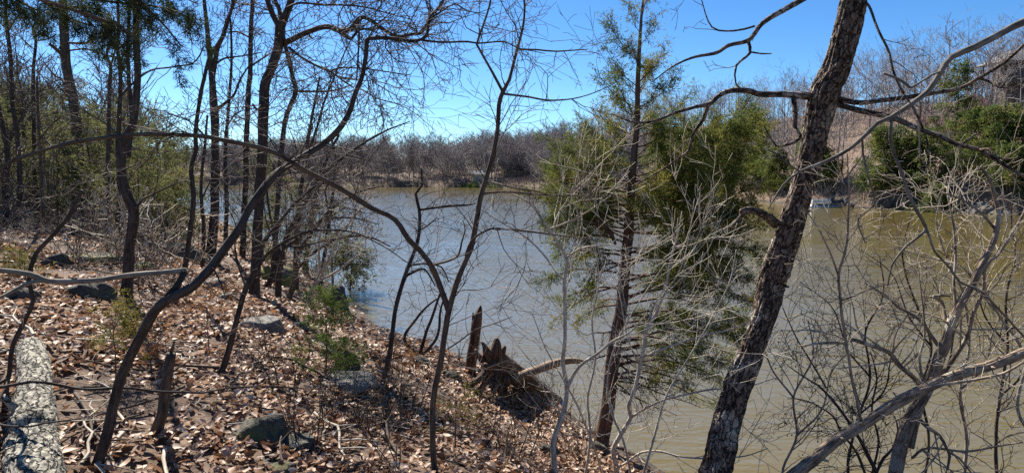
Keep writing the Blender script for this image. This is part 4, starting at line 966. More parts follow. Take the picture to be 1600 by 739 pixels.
TW = T(dens=4.2, Lr=(.4, 1.5), lvl=2, up=.03, tmin=.15, spacing=.24, r0=.008, kink=.22)
for i, (lab, mt, parts) in enumerate([
 ("tangled grey shrub arching over the water below the twin-topped tree", 'mid', [[(452, 470, 4.5), (462, 430, 4), (468, 395, 3.6), (490, 360, 3), (520, 325, 2.4), (560, 300, 1.6), (600, 290, .9)], [(464, 420, 3), (490, 395, 2.6, .2), (530, 372, 2.2, .3), (575, 370, 1.6, .4), (610, 385, .9, .5)], [(468, 396, 2.6), (462, 360, 2.2, -.2), (470, 315, 1.8, -.3), (490, 270, 1.2, -.4)]]),
 ("bushy dark shrub whose long branch points up over the far shore", 'dark', [[(418, 452, 4.5), (432, 410, 4), (450, 365, 3.6), (480, 310, 3.2), (503, 273, 2.8), (553, 234, 2.2), (600, 206, 1.5), (640, 190, .8)], [(440, 390, 2.8), (470, 370, 2.4, .3), (505, 345, 2, .5), (545, 340, 1.4, .6), (590, 350, .8, .7)], [(436, 400, 2.4), (425, 350, 2, -.2), (418, 300, 1.5, -.3), (430, 250, .9, -.4)]]),
 ("pale twiggy shrub leaning from the bank by the ledge rock", 'pale', [[(478, 478, 3.6), (492, 445, 3.2), (512, 410, 2.8), (530, 370, 2.3), (560, 330, 1.7), (585, 300, 1)], [(494, 440, 2.4), (525, 425, 2, .2), (560, 400, 1.5, .3), (590, 400, .9, .4)], [(500, 430, 2.2), (498, 385, 1.8, -.1), (505, 340, 1.4, -.2), (500, 300, .9, -.2)]]),
]):
    woody("tangled_shrub", lab, "shrub", None, [("stem", p) for p in parts], M[mt], TW, seed=140 + i, twigmat=M[mt] if mt != 'dark' else M['twig'])

# pale saplings in front of the cedar
PT = T(dens=4.6, Lr=(.4, 1.3), lvl=2, up=.08, tmin=.2, spacing=.27, kink=.12, r0=.006)
woody("pale_sapling", "pale grey sapling with a wide fork beside the fallen trunk", "sapling", 7.5, [
 ("trunk", [(868, 745, 7), (867, 731, 6.5), (865, 691, 6), (873, 665, 5.6), (881, 642, 5.4), (885, 605, 5), (879, 565, 4.6), (883, 529, 4.4), (883, 480, 4.2), (882, 438, 4), (886, 407, 3.6), (873, 380, 3.2), (857, 357, 3), (840, 333, 2.4), (827, 317, 2), (800, 303, 1.2)]),
 ("limb", [(883, 438, 2.8), (873, 430, 2.6), (857, 407, 2.4, .2), (833, 380, 2.1, .3), (807, 360, 1.9, .4), (783, 347, 1.6, .5), (748, 325, 1, .6)]),
 ("limb", [(886, 402, 2.4), (907, 388, 2.2, -.1), (930, 384, 1.9, -.2), (953, 382, 1.4, -.2), (985, 392, .8, -.3)]),
 ("limb", [(884, 606, 4), (905, 573, 3.6, -.1), (933, 553, 3.2, -.2), (958, 533, 2.6, -.3), (985, 518, 2, -.4), (1010, 490, 1.2, -.5)]),
 ("limb", [(858, 358, 2), (885, 348, 1.8, -.1), (920, 330, 1.4, -.3), (955, 305, .8, -.4)]),
 ("limb", [(862, 364, 1.8), (872, 335, 1.6, .1), (890, 305, 1.2, .2), (905, 265, .8, .2)]),
], M['pale'], PT, seed=45, thin=.74, twigmat=M['pale'], wig=.006, bud=T(L=.018, p=.2))
woody("pale_sapling", "pale twisting sapling with long straight shoots before the cedar trunk", "sapling", 8.6, [
 ("trunk", [(965, 755, 6), (962, 723, 5.5), (958, 703, 5), (972, 675, 5), (986, 652, 5), (983, 634, 4.8), (992, 606, 4.4), (1002, 560, 4.4), (1010, 516, 4.2), (1025, 490, 3.6), (1040, 449, 3), (1050, 399, 2.4), (1060, 365, 1.6), (1066, 330, 1)]),
 ("limb", [(988, 650, 3), (1010, 637, 2.8, -.1), (1037, 625, 2.6, -.2), (1063, 618, 2.4, -.3), (1113, 608, 2, -.5), (1160, 606, 1.6, -.6), (1215, 590, .9, -.7)]),
 ("limb", [(964, 730, 2.8, -.1), (977, 723, 2.6, -.1), (1003, 706, 2.4, -.2), (1033, 705, 2.2, -.3), (1060, 713, 2, -.4), (1093, 716, 1.8, -.5), (1130, 715, 1.6, -.6), (1165, 712, 1.4, -.6), (1200, 700, .9, -.7)]),
 ("limb", [(1003, 558, 3), (1043, 543, 2.6, -.1), (1093, 525, 2.2, -.2), (1147, 513, 1.8, -.3), (1185, 492, 1.2, -.4), (1215, 470, .8, -.4)]),
 ("limb", [(1012, 512, 2), (1030, 470, 1.8, .1), (1060, 440, 1.6, .2), (1100, 400, 1.2, .3), (1128, 340, .7, .4)]),
 ("limb", [(1000, 570, 2), (985, 540, 1.8, -.2), (975, 500, 1.5, -.3), (968, 450, 1.1, -.3), (972, 400, .7, -.4)]),
 ("limb", [(1006, 535, 1.8), (1020, 480, 1.6, .2), (1058, 430, 1.4, .2), (1075, 380, 1.1, .2), (1085, 310, .7, .2)]),
], M['pale'], PT, seed=46, thin=.74, twigmat=M['pale'], wig=.006, bud=T(L=.018, p=.2))
for i, (lab, Y, tr) in enumerate([
 ("thin pale shoot rising beside the cedar's trunk", 8.4, [(915, 740, 3), (922, 680, 2.6), (918, 620, 2.4), (930, 560, 2.2), (925, 500, 1.8), (935, 440, 1.4), (930, 380, .8)]),
 ("thin pale shoot arching towards the furrowed trunk", 7.4, [(1005, 745, 3), (1020, 690, 2.6), (1040, 620, 2.2), (1075, 560, 1.9), (1110, 500, 1.5), (1140, 440, 1.2), (1150, 390, .8)]),
 ("leaning pale shoot at the very edge of the leafy bank", 8.8, [(940, 735, 3), (925, 690, 2.6), (905, 640, 2.2), (878, 590, 1.7), (850, 540, 1.2), (832, 490, .8)]),
 ("pale shoot fanning out between the two pale saplings", 8.2, [(985, 742, 3), (975, 690, 2.6), (955, 640, 2.3), (950, 590, 2), (965, 530, 1.7), (1000, 470, 1.3), (1040, 410, .9)])]):
    woody("pale_shoot", lab, "sapling", Y, [("stem", tr)], M['pale'], T(dens=4.5, Lr=(.3, 1.0), lvl=2, up=.07, tmin=.25, spacing=.25, kink=.12, r0=.005), seed=50 + i, thin=.75, twigmat=M['pale'], wig=.008)

# the big furrowed trunk on the water side
woody("furrowed_tree", "thick furrowed trunk leaning outward with lichen-pale bark and a broken stub", "tree", 7.6, [
 ("trunk", [(1098, 790, 30), (1117, 739, 27), (1128, 690, 25), (1139, 643, 23.5), (1152, 600, 23), (1168, 560, 22), (1190, 503, 20), (1202, 460, 21), (1212, 427, 22.5), (1232, 360, 20.5, -.05), (1252, 300, 19, -.1), (1266, 250, 19.5, -.15), (1277, 200, 21, -.2), (1289, 145, 24, -.25), (1304, 110, 22.5, -.3), (1317, 70, 21, -.35), (1332, 0, 19.5, -.4), (1345, -60, 18, -.5), (1360, -140, 15, -.6)]),
 ("broken_stub", [(1212, 350, 9, -.1), (1200, 340, 7, -.2), (1184, 331, 6, -.3), (1168, 328, 5.5, -.35), (1158, 331, 5, -.4)]),
 ("splinter", [(1162, 332, 4, -.38), (1150, 345, 3, -.4), (1138, 358, 1.6, -.45)]),
 ("limb", [(1278, 152, 8, -.2), (1263, 150, 6.5, -.25), (1227, 147, 5.6, -.3), (1187, 147, 5, -.4), (1167, 142, 4.6, -.5), (1137, 143, 4.3, -.6), (1117, 155, 4, -.6), (1107, 163, 3.8, -.7), (1087, 167, 3, -.7), (1053, 177, 2.7, -.8), (1030, 187, 2.4, -.8), (1003, 192, 2, -.9), (985, 190, 1.4, -.9), (955, 178, .8, -1)]),
 ("limb", [(1107, 163, 3.2, -.7), (1100, 183, 3, -.6), (1082, 212, 2.6, -.5), (1078, 233, 2.4, -.5), (1066, 244, 2.2, -.4), (1037, 265, 1.8, -.3), (1010, 280, 1.3, -.2), (985, 292, .7, -.2)]),
 ("limb", [(1240, 152, 4.4, -.3), (1243, 180, 4.2, -.4), (1242, 200, 4, -.4), (1250, 213, 3.6, -.5), (1243, 221, 2.8, -.5), (1228, 227, 2.2, -.6), (1213, 228, 1.8, -.6), (1203, 212, 1.3, -.6), (1193, 198, .8, -.6)]),
 ("limb", [(1345, -55, 8, -.5), (1300, -28, 5, -.6), (1253, 0, 4.6, -.7), (1227, 15, 4.2, -.8), (1190, 37, 3.8, -.9), (1170, 62, 3.5, -1), (1140, 70, 3.2, -1), (1120, 82, 3, -1.1), (1083, 90, 2.2, -1.2), (1050, 105, 1.4, -1.3), (1020, 128, .8, -1.3)]),
 ("limb", [(1170, 65, 2.6, -1), (1172, 83, 2.3, -1), (1150, 103, 1.9, -1.1), (1150, 130, 1.3, -1.1), (1158, 138, .8, -1.1)]),
 ("limb", [(1180, 42, 1.8, -.9), (1147, 50, 1.6, -.8), (1113, 43, 1.3, -.8), (1097, 0, .9, -.7), (1090, -30, .6, -.7)]),
 ("limb", [(1172, 82, 1.6, -1), (1190, 84, 1.4, -1.1), (1205, 84, .9, -1.2)]),
 ("limb", [(1288, 150, 6, -.25), (1313, 155, 4.6, -.35), (1347, 160, 4.2, -.5), (1413, 153, 3.8, -.8), (1453, 147, 3.5, -1), (1500, 138, 3.2, -1.1), (1527, 123, 3, -1.2), (1570, 97, 2.8, -1.3), (1600, 70, 2.5, -1.4), (1640, 38, 2, -1.5)]),
 ("limb", [(1296, 158, 6, -.25), (1307, 163, 5, -.3), (1347, 175, 4.7, -.5), (1393, 184, 4.5, -.7), (1437, 202, 4.3, -.9), (1473, 215, 4, -1), (1497, 227, 3.7, -1.1), (1530, 234, 3.3, -1.2), (1556, 251, 3, -1.3), (1600, 277, 2.6, -1.4), (1650, 305, 2, -1.5)]),
 ("limb", [(1497, 227, 2, -1.1), (1515, 217, 1.8, -1.1), (1524, 209, 1.3, -1.1), (1533, 212, .8, -1.1)]),
 ("limb", [(1530, 234, 2.2, -1.2), (1548, 232, 2, -1.3), (1560, 247, 1.8, -1.4), (1575, 250, 1.2, -1.4), (1600, 247, .9, -1.5)]),
 ("limb", [(1527, 123, 2, -1.2), (1547, 128, 1.8, -1.2), (1560, 136, 1.6, -1.3), (1580, 136, 1, -1.3)]),
 ("limb", [(1346, 5, 3, -.4), (1357, 10, 2.1, -.6), (1373, 50, 2, -.8), (1390, 83, 2, -.9), (1397, 117, 2, -1), (1413, 147, 2, -1), (1433, 180, 1.9, -1.1), (1447, 213, 1.7, -1.1), (1452, 246, 1.3, -1.2), (1448, 262, .8, -1.2)]),
], M['big'], T(dens=2.6, Lr=(.2, .8), lvl=2, up=-.02, tmin=.25, maxr=.05, r0=.005), seed=60, thin=0.92, hero=True)

# a tree just outside the view whose branch crosses the picture
woody("overhanging_tree", "smooth grey branch sweeping in from a tree beyond the furrowed trunk", "tree", 5.2, [
 ("trunk", [(1830, 760, 30, .4), (1790, 400, 26, .4), (1740, 100, 23, .4), (1700, -150, 20, .4)]),
 ("limb", [(1748, 140, 12, .4), (1690, 65, 8, .2), (1650, 22, 7.2, .1), (1600, 34, 6.6), (1563, 53, 6.2), (1520, 75, 6), (1487, 90, 5.6), (1470, 113, 5.2), (1450, 143, 5), (1423, 163, 4.6), (1393, 183, 4.2), (1370, 193, 3.9), (1350, 213, 3.6), (1327, 233, 3.4), (1303, 247, 3.2), (1280, 257, 3), (1250, 268, 2.6, -.1), (1223, 290, 1.8, -.1), (1200, 327, 1, -.2)]),
 ("limb", [(1250, 268, 1.8, -.1), (1232, 256, 1.8, -.1), (1212, 240, 1.7, -.1), (1198, 234, 1.2, -.1)]),
 ("limb", [(1392, 184, 3.2), (1391, 215, 3), (1397, 240, 2.9), (1410, 270, 2.9), (1420, 303, 3), (1433, 330, 3.2), (1445, 352, 3.2, .1), (1443, 363, 2.8, .1), (1417, 383, 2.4, .1), (1403, 400, 2, .1), (1393, 417, 1.7, .1), (1387, 446, 1.1, .1)]),
 ("limb", [(1446, 358, 2.4, .1), (1452, 372, 2.2, .1), (1460, 393, 2.2, .1), (1483, 417, 2.2, .2), (1500, 440, 2.1, .2), (1533, 455, 2.1, .3), (1567, 490, 2, .4), (1600, 525, 1.8, .5), (1640, 560, 1.4, .6)]),
 ("limb", [(1472, 112, 2.4), (1455, 118, 1.8, -.1), (1425, 137, 2.2, -.1), (1417, 133, 2.8, -.1), (1403, 123, 2.6, -.1), (1380, 115, 2, -.1)]),
 ("limb", [(1348, 214, 2.2), (1349, 240, 2, .1), (1357, 277, 2, .1), (1366, 318, 1.8, .2), (1345, 335, 1.6, .2), (1340, 350, 1.4, .2), (1352, 380, 1, .2)]),
 ("limb", [(1438, 160, 1.6), (1437, 200, 1.5, .1), (1438, 246, 1.3, .1), (1448, 262, 1, .1), (1436, 290, .8, .1)]),
], bark("smooth_grey_bark", (.06, .05, .04), (.22, .19, .15), (.36, .34, .28), .6), T(dens=2.8, Lr=(.15, .6), lvl=2, up=-.03, tmin=.2, maxr=.045, r0=.004), seed=61, thin=.85, wig=.006)

woody("slanting_tree", "long slender trunk growing low and slantwise out over the muddy water", "tree", 7.0, [
 ("trunk", [(1215, 775, 12), (1250, 735, 10), (1280, 710, 9.5), (1313, 683, 9), (1363, 653, 8.6), (1413, 623, 8.4), (1453, 603, 8.4), (1497, 586, 8.4), (1547, 571, 8.2), (1593, 553, 8), (1650, 532, 7, -.1), (1740, 480, 5, -.3), (1830, 400, 3, -.5)]),
 ("limb", [(1345, 664, 3.2, -.05), (1380, 640, 3, -.12), (1420, 616, 2.8, -.15), (1460, 604, 2.6, -.2), (1520, 593, 2.3, -.3), (1570, 582, 2, -.4), (1600, 565, 1.6, -.5)]),
 ("limb", [(1450, 604, 2.4, .1), (1440, 585, 2.2, .2), (1437, 560, 2, .2), (1445, 520, 1.7, .2), (1440, 470, 1.3, .3), (1436, 420, .9, .3)]),
 ("shoot", [(1344, 660, 2.6), (1339, 625, 2.4), (1333, 593, 2.3), (1327, 555, 2.3), (1321, 527, 2.2), (1313, 470, 2.2), (1310, 429, 2), (1320, 394, 1.8), (1325, 364, 1.6), (1326, 340, 1.4), (1328, 300, 1.2), (1325, 240, .7)]),
 ("shoot", [(1311, 432, 1.6), (1300, 402, 1.5), (1290, 380, 1.4), (1271, 345, 1), (1255, 325, .6)]),
 ("shoot", [(1313, 470, 1.2), (1340, 460, 1.1, -.1), (1370, 448, 1, -.2), (1400, 442, .7, -.3)]),
], bark("slanting_trunk_bark", (.09, .062, .042), (.42, .32, .225), (.40, .37, .29), .55), T(dens=5.0, Lr=(.2, .8), lvl=2, up=.04, tmin=.12, maxr=.08, r0=.0045, spacing=.15), seed=62, hero=True, twigmat=M['buff'], bud=T(L=.022, p=.4))

BT = T(dens=4.2, Lr=(.35, 1.4), lvl=2, up=.04, tmin=.15, maxr=.09, r0=.010, spacing=.26, kink=.24)
woody("thicket_tree", "mottled crooked tree growing up through the slanting trunk's branches", "tree", 7.6, [
 ("trunk", [(1393, 780, 11), (1400, 735, 10), (1413, 680, 9.5), (1427, 646, 9), (1443, 620, 8.8), (1460, 583, 8.5), (1467, 560, 8.4), (1478, 534, 8), (1487, 503, 6.5), (1495, 486, 6), (1508, 462, 5.5), (1522, 437, 5), (1532, 416, 4.6), (1546, 391, 4.2), (1557, 364, 3.8), (1560, 333, 3.4), (1553, 303, 3), (1545, 280, 2.2), (1533, 260, 1.4)]),
 ("stem", [(1424, 700, 4.5), (1432, 668, 4.2), (1441, 634, 4), (1457, 606, 4), (1474, 582, 3.8), (1492, 555, 3.6), (1510, 526, 3.4), (1519, 491, 3), (1535, 456, 2.8), (1539, 416, 2.4), (1560, 395, 2.2, .2), (1590, 350, 2, .3), (1605, 320, 1.5, .4)]),
 ("limb", [(1444, 604, 4.6), (1437, 600, 4.2), (1425, 588, 4, -.1), (1407, 573, 3.8, -.2), (1395, 556, 3.6, -.2), (1383, 548, 3.4, -.3), (1347, 534, 3.2, -.4), (1332, 529, 3, -.4), (1318, 534, 2.5, -.5), (1287, 535, 2, -.6), (1250, 540, 1.2, -.6)]),
 ("limb", [(1438, 656, 3.2), (1450, 668, 3, -.2), (1467, 680, 2.6, -.3), (1478, 700, 2.3, -.4), (1483, 713, 2.1, -.4), (1478, 745, 1.6, -.4)]),
 ("limb", [(1482, 705, 2, -.4), (1500, 715, 1.8, -.5), (1518, 738, 1.4, -.5)]),
 ("limb", [(1480, 520, 3, 0), (1478, 500, 2.8, .1), (1473, 470, 2.6, .2), (1455, 463, 2.2, .2), (1470, 462, 2, .2), (1485, 462, 1.2, .2)]),
 ("limb", [(1472, 548, 3, 0), (1455, 525, 2.8, .1), (1436, 500, 2.5, .1), (1405, 482, 2.2, .2), (1380, 460, 1.7, .3), (1350, 440, 1.1, .3)]),
 ("limb", [(1495, 487, 2.4), (1490, 440, 2.2, .1), (1492, 400, 2, .2), (1488, 350, 1.6, .3), (1480, 300, 1, .4)]),
 ("limb", [(1557, 360, 2.2), (1530, 330, 2, .1), (1500, 310, 1.7, .2), (1470, 300, 1.2, .3)]),
 ("limb", [(1425, 715, 2.2), (1450, 700, 2, -.2), (1510, 705, 1.8, -.4), (1560, 696, 1.5, -.5), (1600, 690, 1, -.6)]),
], bark("mottled_bark", (.065, .045, .032), (.34, .255, .18), (.42, .38, .30), .52, fs=18), BT, seed=63, hero=True, twigmat=M['buff'], bud=T(L=.024, p=.4))

woody("dark_thicket_shrub", "dark many-stemmed shrub at the water's edge below the slanting trunk", "shrub", 8.4, [
 ("stem", [(1378, 775, 5), (1370, 739, 4.5), (1358, 715, 4), (1347, 693, 3.8), (1330, 665, 3.4), (1313, 640, 3), (1296, 620, 2.6), (1280, 603, 2.2), (1255, 588, 1.6), (1230, 570, 1)]),
 ("stem", [(1368, 738, 3.2), (1380, 715, 3), (1395, 700, 2.6), (1404, 672, 2.2), (1398, 650, 1.6)]),
 ("stem", [(1355, 745, 3), (1338, 705, 2.7), (1318, 680, 2.4), (1300, 650, 2), (1268, 630, 1.6), (1235, 622, 1)]),
 ("stem", [(1362, 740, 2.6), (1372, 690, 2.3), (1362, 640, 2), (1370, 590, 1.6), (1360, 550, 1)]),
 ("stem", [(1290, 605, 2), (1265, 560, 1.8), (1240, 520, 1.5), (1222, 480, 1)]),
], M['twig'], T(dens=8, Lr=(.25, .95), lvl=2, up=.02, tmin=.15, spacing=.16, r0=.005), seed=64, thin=.75, bud=T(L=.035, p=.28, mat='deadleaf', up=-.7, name="dead_leaf_spray", w=.3))

RB = [
 ("buff-twigged shrub with pale buds rising in front of the far cedars", 8.6, [(1560, 770, 4), (1555, 700, 3.5), (1562, 620, 3.2), (1575, 540, 2.8), (1570, 470, 2.4), (1585, 400, 2), (1580, 330, 1.6), (1592, 260, 1)]),
 ("budding shrub leaning between the mottled tree and the water", 9.4, [(1500, 770, 4), (1510, 690, 3.4), (1500, 610, 3), (1515, 540, 2.6), (1505, 460, 2.2), (1478, 400, 1.8), (1465, 340, 1.4), (1480, 270, .8)]),
 ("tangled budding shrub behind the dark many-stemmed one", 9.2, [(1330, 775, 3.6), (1325, 720, 3.2), (1340, 650, 2.8), (1360, 590, 2.4), (1352, 520, 2), (1380, 460, 1.6), (1375, 400, 1)]),
 ("arching budding shrub with crossing stems by the slanting trunk's tip", 8.0, [(1620, 700, 4), (1590, 640, 3.4), (1600, 560, 3), (1560, 490, 2.6), (1530, 440, 2.2), (1490, 410, 1.8), (1440, 400, 1.3), (1395, 385, .8)]),
 ("sparse budding shrub under the furrowed tree's long limb", 9.8, [(1440, 770, 3.4), (1452, 690, 3), (1440, 610, 2.7), (1455, 540, 2.4), (1430, 470, 2), (1410, 400, 1.6), (1425, 330, 1)]),
 ("low pale budding shrub beside the furrowed trunk's foot", 8.6, [(1215, 775, 3.2), (1225, 730, 2.8), (1245, 680, 2.5), (1240, 620, 2.2), (1270, 560, 1.8), (1262, 500, 1.2)]),
]
for i, (lab, Y, tr) in enumerate(RB):
    b = [(tr[3][0], tr[3][1], 2.2), (tr[3][0] - 35, tr[3][1] - 45, 1.8, .2), (tr[3][0] - 60, tr[3][1] - 110, 1.2, .3), (tr[3][0] - 110, tr[3][1] - 150, .8, .4)]
    b2 = [(tr[2][0], tr[2][1], 2.2), (tr[2][0] + 40, tr[2][1] - 40, 1.8, -.2), (tr[2][0] + 55, tr[2][1] - 100, 1.2, -.3), (tr[2][0] + 100, tr[2][1] - 150, .8, -.3)]
    woody("budding_shrub", lab, "shrub", Y, [("stem", tr), ("stem", b), ("stem", b2)], M['buff' if i % 2 else 'mid'], T(dens=4.6, Lr=(.4, 1.3), lvl=2, up=.05, tmin=.1, spacing=.26, r0=.008, kink=.2), seed=70 + i, thin=.75, twigmat=M['buff' if i % 2 else 'mid'], bud=T(L=.028, p=.7, n=1))

# ------------------------------------------------------------------ the spreading cedar at the water's edge
def spreading_cedar():
    rng = np.random.default_rng(8); Y0 = 10.9; w2 = lambda px, py, dy=0: at(px, py, Y0 + dy)
    tp = [(938, 700, 15), (941, 683, 13), (950, 630, 12), (954, 586, 11), (960, 541, 10.5), (970, 489, 9.5), (974, 440, 9), (980, 380, 8), (985, 320, 7), (988, 260, 6), (994, 200, 5), (996, 130, 3.8), (1000, 60, 2.6), (1005, 0, 1.6), (1007, -30, .8)]
    base = w2(938, 700); base[2] = G(base[0], base[1])
    root = empty("cedar_tree", base, "tall spreading cedar with bronze-green foliage rooted at the water's edge", "tree")
    P = np.array([w2(a, b) for a, b, c in tp]); P[0][2] = base[2] - .15; O, rr = smooth_path(P, [c * Y0 / F for a, b, c in tp], .06, rng, .01)
    m = MB(); m.tube(O, rr, 28, lambda c, s, L, R_: R_ * (.16 * vn3(c * 1.3, s * 1.3, L * 1.2, 5) - .16 * np.abs(vn3(c * 5, s * 5, L * .9, 6)))); m.build("trunk", M['cedarbark'], root)
    B = [  # start on the trunk, end, droop/offset, density
     (330, 846, 300, -.6, 1.0), (315, 868, 308, -0.1, 1.1), (342, 860, 288, -1.1, 1.1), (355, 884, 320, 0.3, 1.1), (345, 850, 262, .5, .8), (330, 872, 270, 1.0, 1.1), (357, 864, 250, 0.0, 1.1), (370, 888, 282, 1.4, 1.1), (300, 872, 240, -.2, 1.1), (285, 894, 248, 0.3, 1.1), (312, 886, 228, -0.7, 1.1), (325, 910, 260, 0.7, 1.1), (290, 858, 215, .7, .6), (262, 900, 205, -.6, .9), (240, 905, 180, .5, .7), (372, 838, 345, .3, .8), (395, 866, 340, -.9, .9),
     (430, 838, 440, .2, .45), (455, 870, 470, -.5, .4), (480, 895, 505, .6, .4), (400, 880, 420, .8, .55), (350, 900, 330, -1.2, 1), (320, 905, 290, 1.1, 1), (280, 925, 255, -1.0, 1),
     (230, 950, 190, .3, 1), (210, 1030, 160, .1, 1), (190, 965, 150, .3, 1), (175, 1030, 130, -.3, .9), (150, 965, 105, .2, .9), (130, 1020, 95, .1, .9), (100, 985, 70, .2, .8), (250, 1040, 225, .2, 1), (260, 945, 230, .4, 1), (100, 948, 25, .1, .7), (140, 938, 62, -.2, .45), (170, 928, 110, .2, .5), (60, 978, 0, .2, .5), (80, 1030, 20, -.2, .5), (130, 1040, 70, .2, .55), (170, 1062, 112, -.2, .6), (200, 1085, 140, .3, .6), (215, 930, 165, -.3, .6), (185, 960, 120, -.6, .7), (150, 1015, 95, .5, .7), (110, 985, 60, -.3, .6), (40, 1012, -15, 0, .5),
     (230, 1060, 190, -.6, .8), (250, 1100, 172, .7, .9), (262, 1058, 215, .9, .9), (215, 1035, 185, -.9, .8),
     (275, 1172, 158, -.2, 1.25), (285, 1182, 178, .3, 1.25), (300, 1150, 185, -.8, 1.25), (305, 1165, 215, .8, 1.25), (310, 1130, 205, -1.3, 1.2), (320, 1160, 250, -.4, 1.25), (330, 1152, 280, .7, 1.2), (335, 1120, 245, 1.5, 1.2), (325, 1105, 225, -1.6, 1.2), (345, 1100, 280, -1.1, 1.2), (350, 1196, 282, .2, 1.15), (360, 1140, 305, 1.1, 1.1), (365, 1172, 320, -.5, 1.1), (310, 1085, 200, .3, 1.2), (295, 1120, 190, .1, 1.2), (318, 1175, 235, .2, 1.2), (340, 1172, 262, 1.3, 1.1),
     (385, 1190, 345, .4, 1.0), (395, 1160, 365, -.8, 1.05), (410, 1185, 395, .6, 1.0), (420, 1150, 402, -.3, 1.05), (430, 1120, 380, 1.0, 1.1), (440, 1172, 440, -.7, 1.0), (455, 1140, 455, .5, 1.0), (465, 1190, 478, .1, .85), (475, 1110, 450, -1.0, 1.0), (480, 1160, 500, .7, .85), (495, 1120, 505, -.4, .9), (510, 1150, 530, .3, .75), (520, 1100, 520, .9, .8), (535, 1125, 565, -.3, .65), (550, 1085, 560, .4, .6), (565, 1110, 590, .1, .5),
     (575, 1140, 600, .3, .5), (560, 1165, 560, .6, .55), (590, 1080, 600, -.3, .45), (545, 1175, 530, -.3, .6), (580, 1050, 570, .5, .45), (420, 868, 400, .3, .55), (450, 860, 505, .4, .4), (380, 855, 380, -.6, .7), (410, 905, 460, -.4, .5), (600, 1110, 630, .2, .4),
     (400, 1060, 395, -1.1, .9), (440, 1050, 450, 1.1, .8), (370, 1050, 350, -1.4, .9), (340, 1040, 320, 1.4, .9), (300, 1030, 270, -1.5, .9), (420, 920, 430, -1.0, .5), (500, 1060, 520, -.9, .6), (470, 930, 480, .8, .35),
    ]
    f, br = MB(), []
    for k, (sy, ex, ey, dy, den) in enumerate(B):
        i = int(np.argmin([abs(((CAMZ - p[2]) / p[1]) - (sy - HORIZON) / F) for p in O])); o = O[i]; e = w2(ex, ey, dy)
        L = np.linalg.norm(e - o); q = np.linspace(0, 1, 8)[:, None]; bow = np.array([0, 0, .10 * L]) * (np.sin(q * math.pi)) * (1 if ey > sy - 30 else -1)
        C = o + (e - o) * q + bow + rng.normal(0, .022 * L, (8, 3)) * q * (1 - .3 * q)
        m = MB(); m.tube(C, np.linspace(max(.006, rr[i] * .24), .003, 8), 5); m.build("branch", M['cedarbark'], root)
        subs = [C]
        for _ in range(int(4 + L * 4.5 * den)):
            t = rng.uniform(.22, .98); j = min(6, int(t * 7)); p = C[j] + (C[j + 1] - C[j]) * (t * 7 - j); tan = unit(C[j + 1] - C[j])
            d = unit(tan * .8 + rng.normal(0, .55, 3) + np.array([0, 0, -.05])); l = L * rng.uniform(.12, .32) * (1.2 - .5 * t)
            subs.append(p + d * l * np.linspace(0, 1, 4)[:, None] + rng.normal(0, .02, (4, 3)))
        for S in subs[1:]: br.append(S)
        for S in subs: foliage_on(f, S, rng, 36 * (den + .22), .17, .078, 9, tmin=.2 if S is not C else .45, droop=.22, bw=.07)
    m = MB()
    for S in br: m.tube(S, np.linspace(.006, .003, 4), 3)
    m.build("branchlets", M['cedarbark'], root, kind="stuff")
    f.build("crown", M['cedar'], root, kind="stuff")
    # dead lower branches, bare and dark
    for (sy, ex, ey, dy) in ((600, 1040, 612, -.4), (575, 1030, 560, .3), (560, 1075, 590, .2), (540, 1010, 528, -.3), (520, 905, 520, .3), (610, 1060, 650, .5), (585, 1095, 640, -.2), (555, 900, 570, -.3), (600, 1020, 640, .1), (570, 1060, 620, -.4)):
        i = int(np.argmin([abs(((CAMZ - p[2]) / p[1]) - (sy - HORIZON) / F) for p in O])); o = O[i]; e = w2(ex, ey, dy); q = np.linspace(0, 1, 7)[:, None]
        C = o + (e - o) * q + rng.normal(0, .03, (7, 3)) * q; m = MB(); m.tube(C, np.linspace(.02, .005, 7), 5); twigs_on(m, C, np.linspace(.02, .005, 7), rng, 9, (.2, .7), 1, -.03, rmin=.003); m.build("dead_branch", M['twig'], root)
spreading_cedar()
p = at(945, 338, 11.6)
woody("broken_limb", "rust-brown broken limb caught in the spreading cedar's branches", "branch", 10.2, [
 ("limb", [(915, 322, 3), (930, 335, 6), (942, 350, 6.5), (955, 365, 4), (962, 382, 2)]), ("splinter", [(928, 334, 3), (921, 345, 2), (918, 352, 1)])], M['rot'], None, seed=90, ground_first=False)

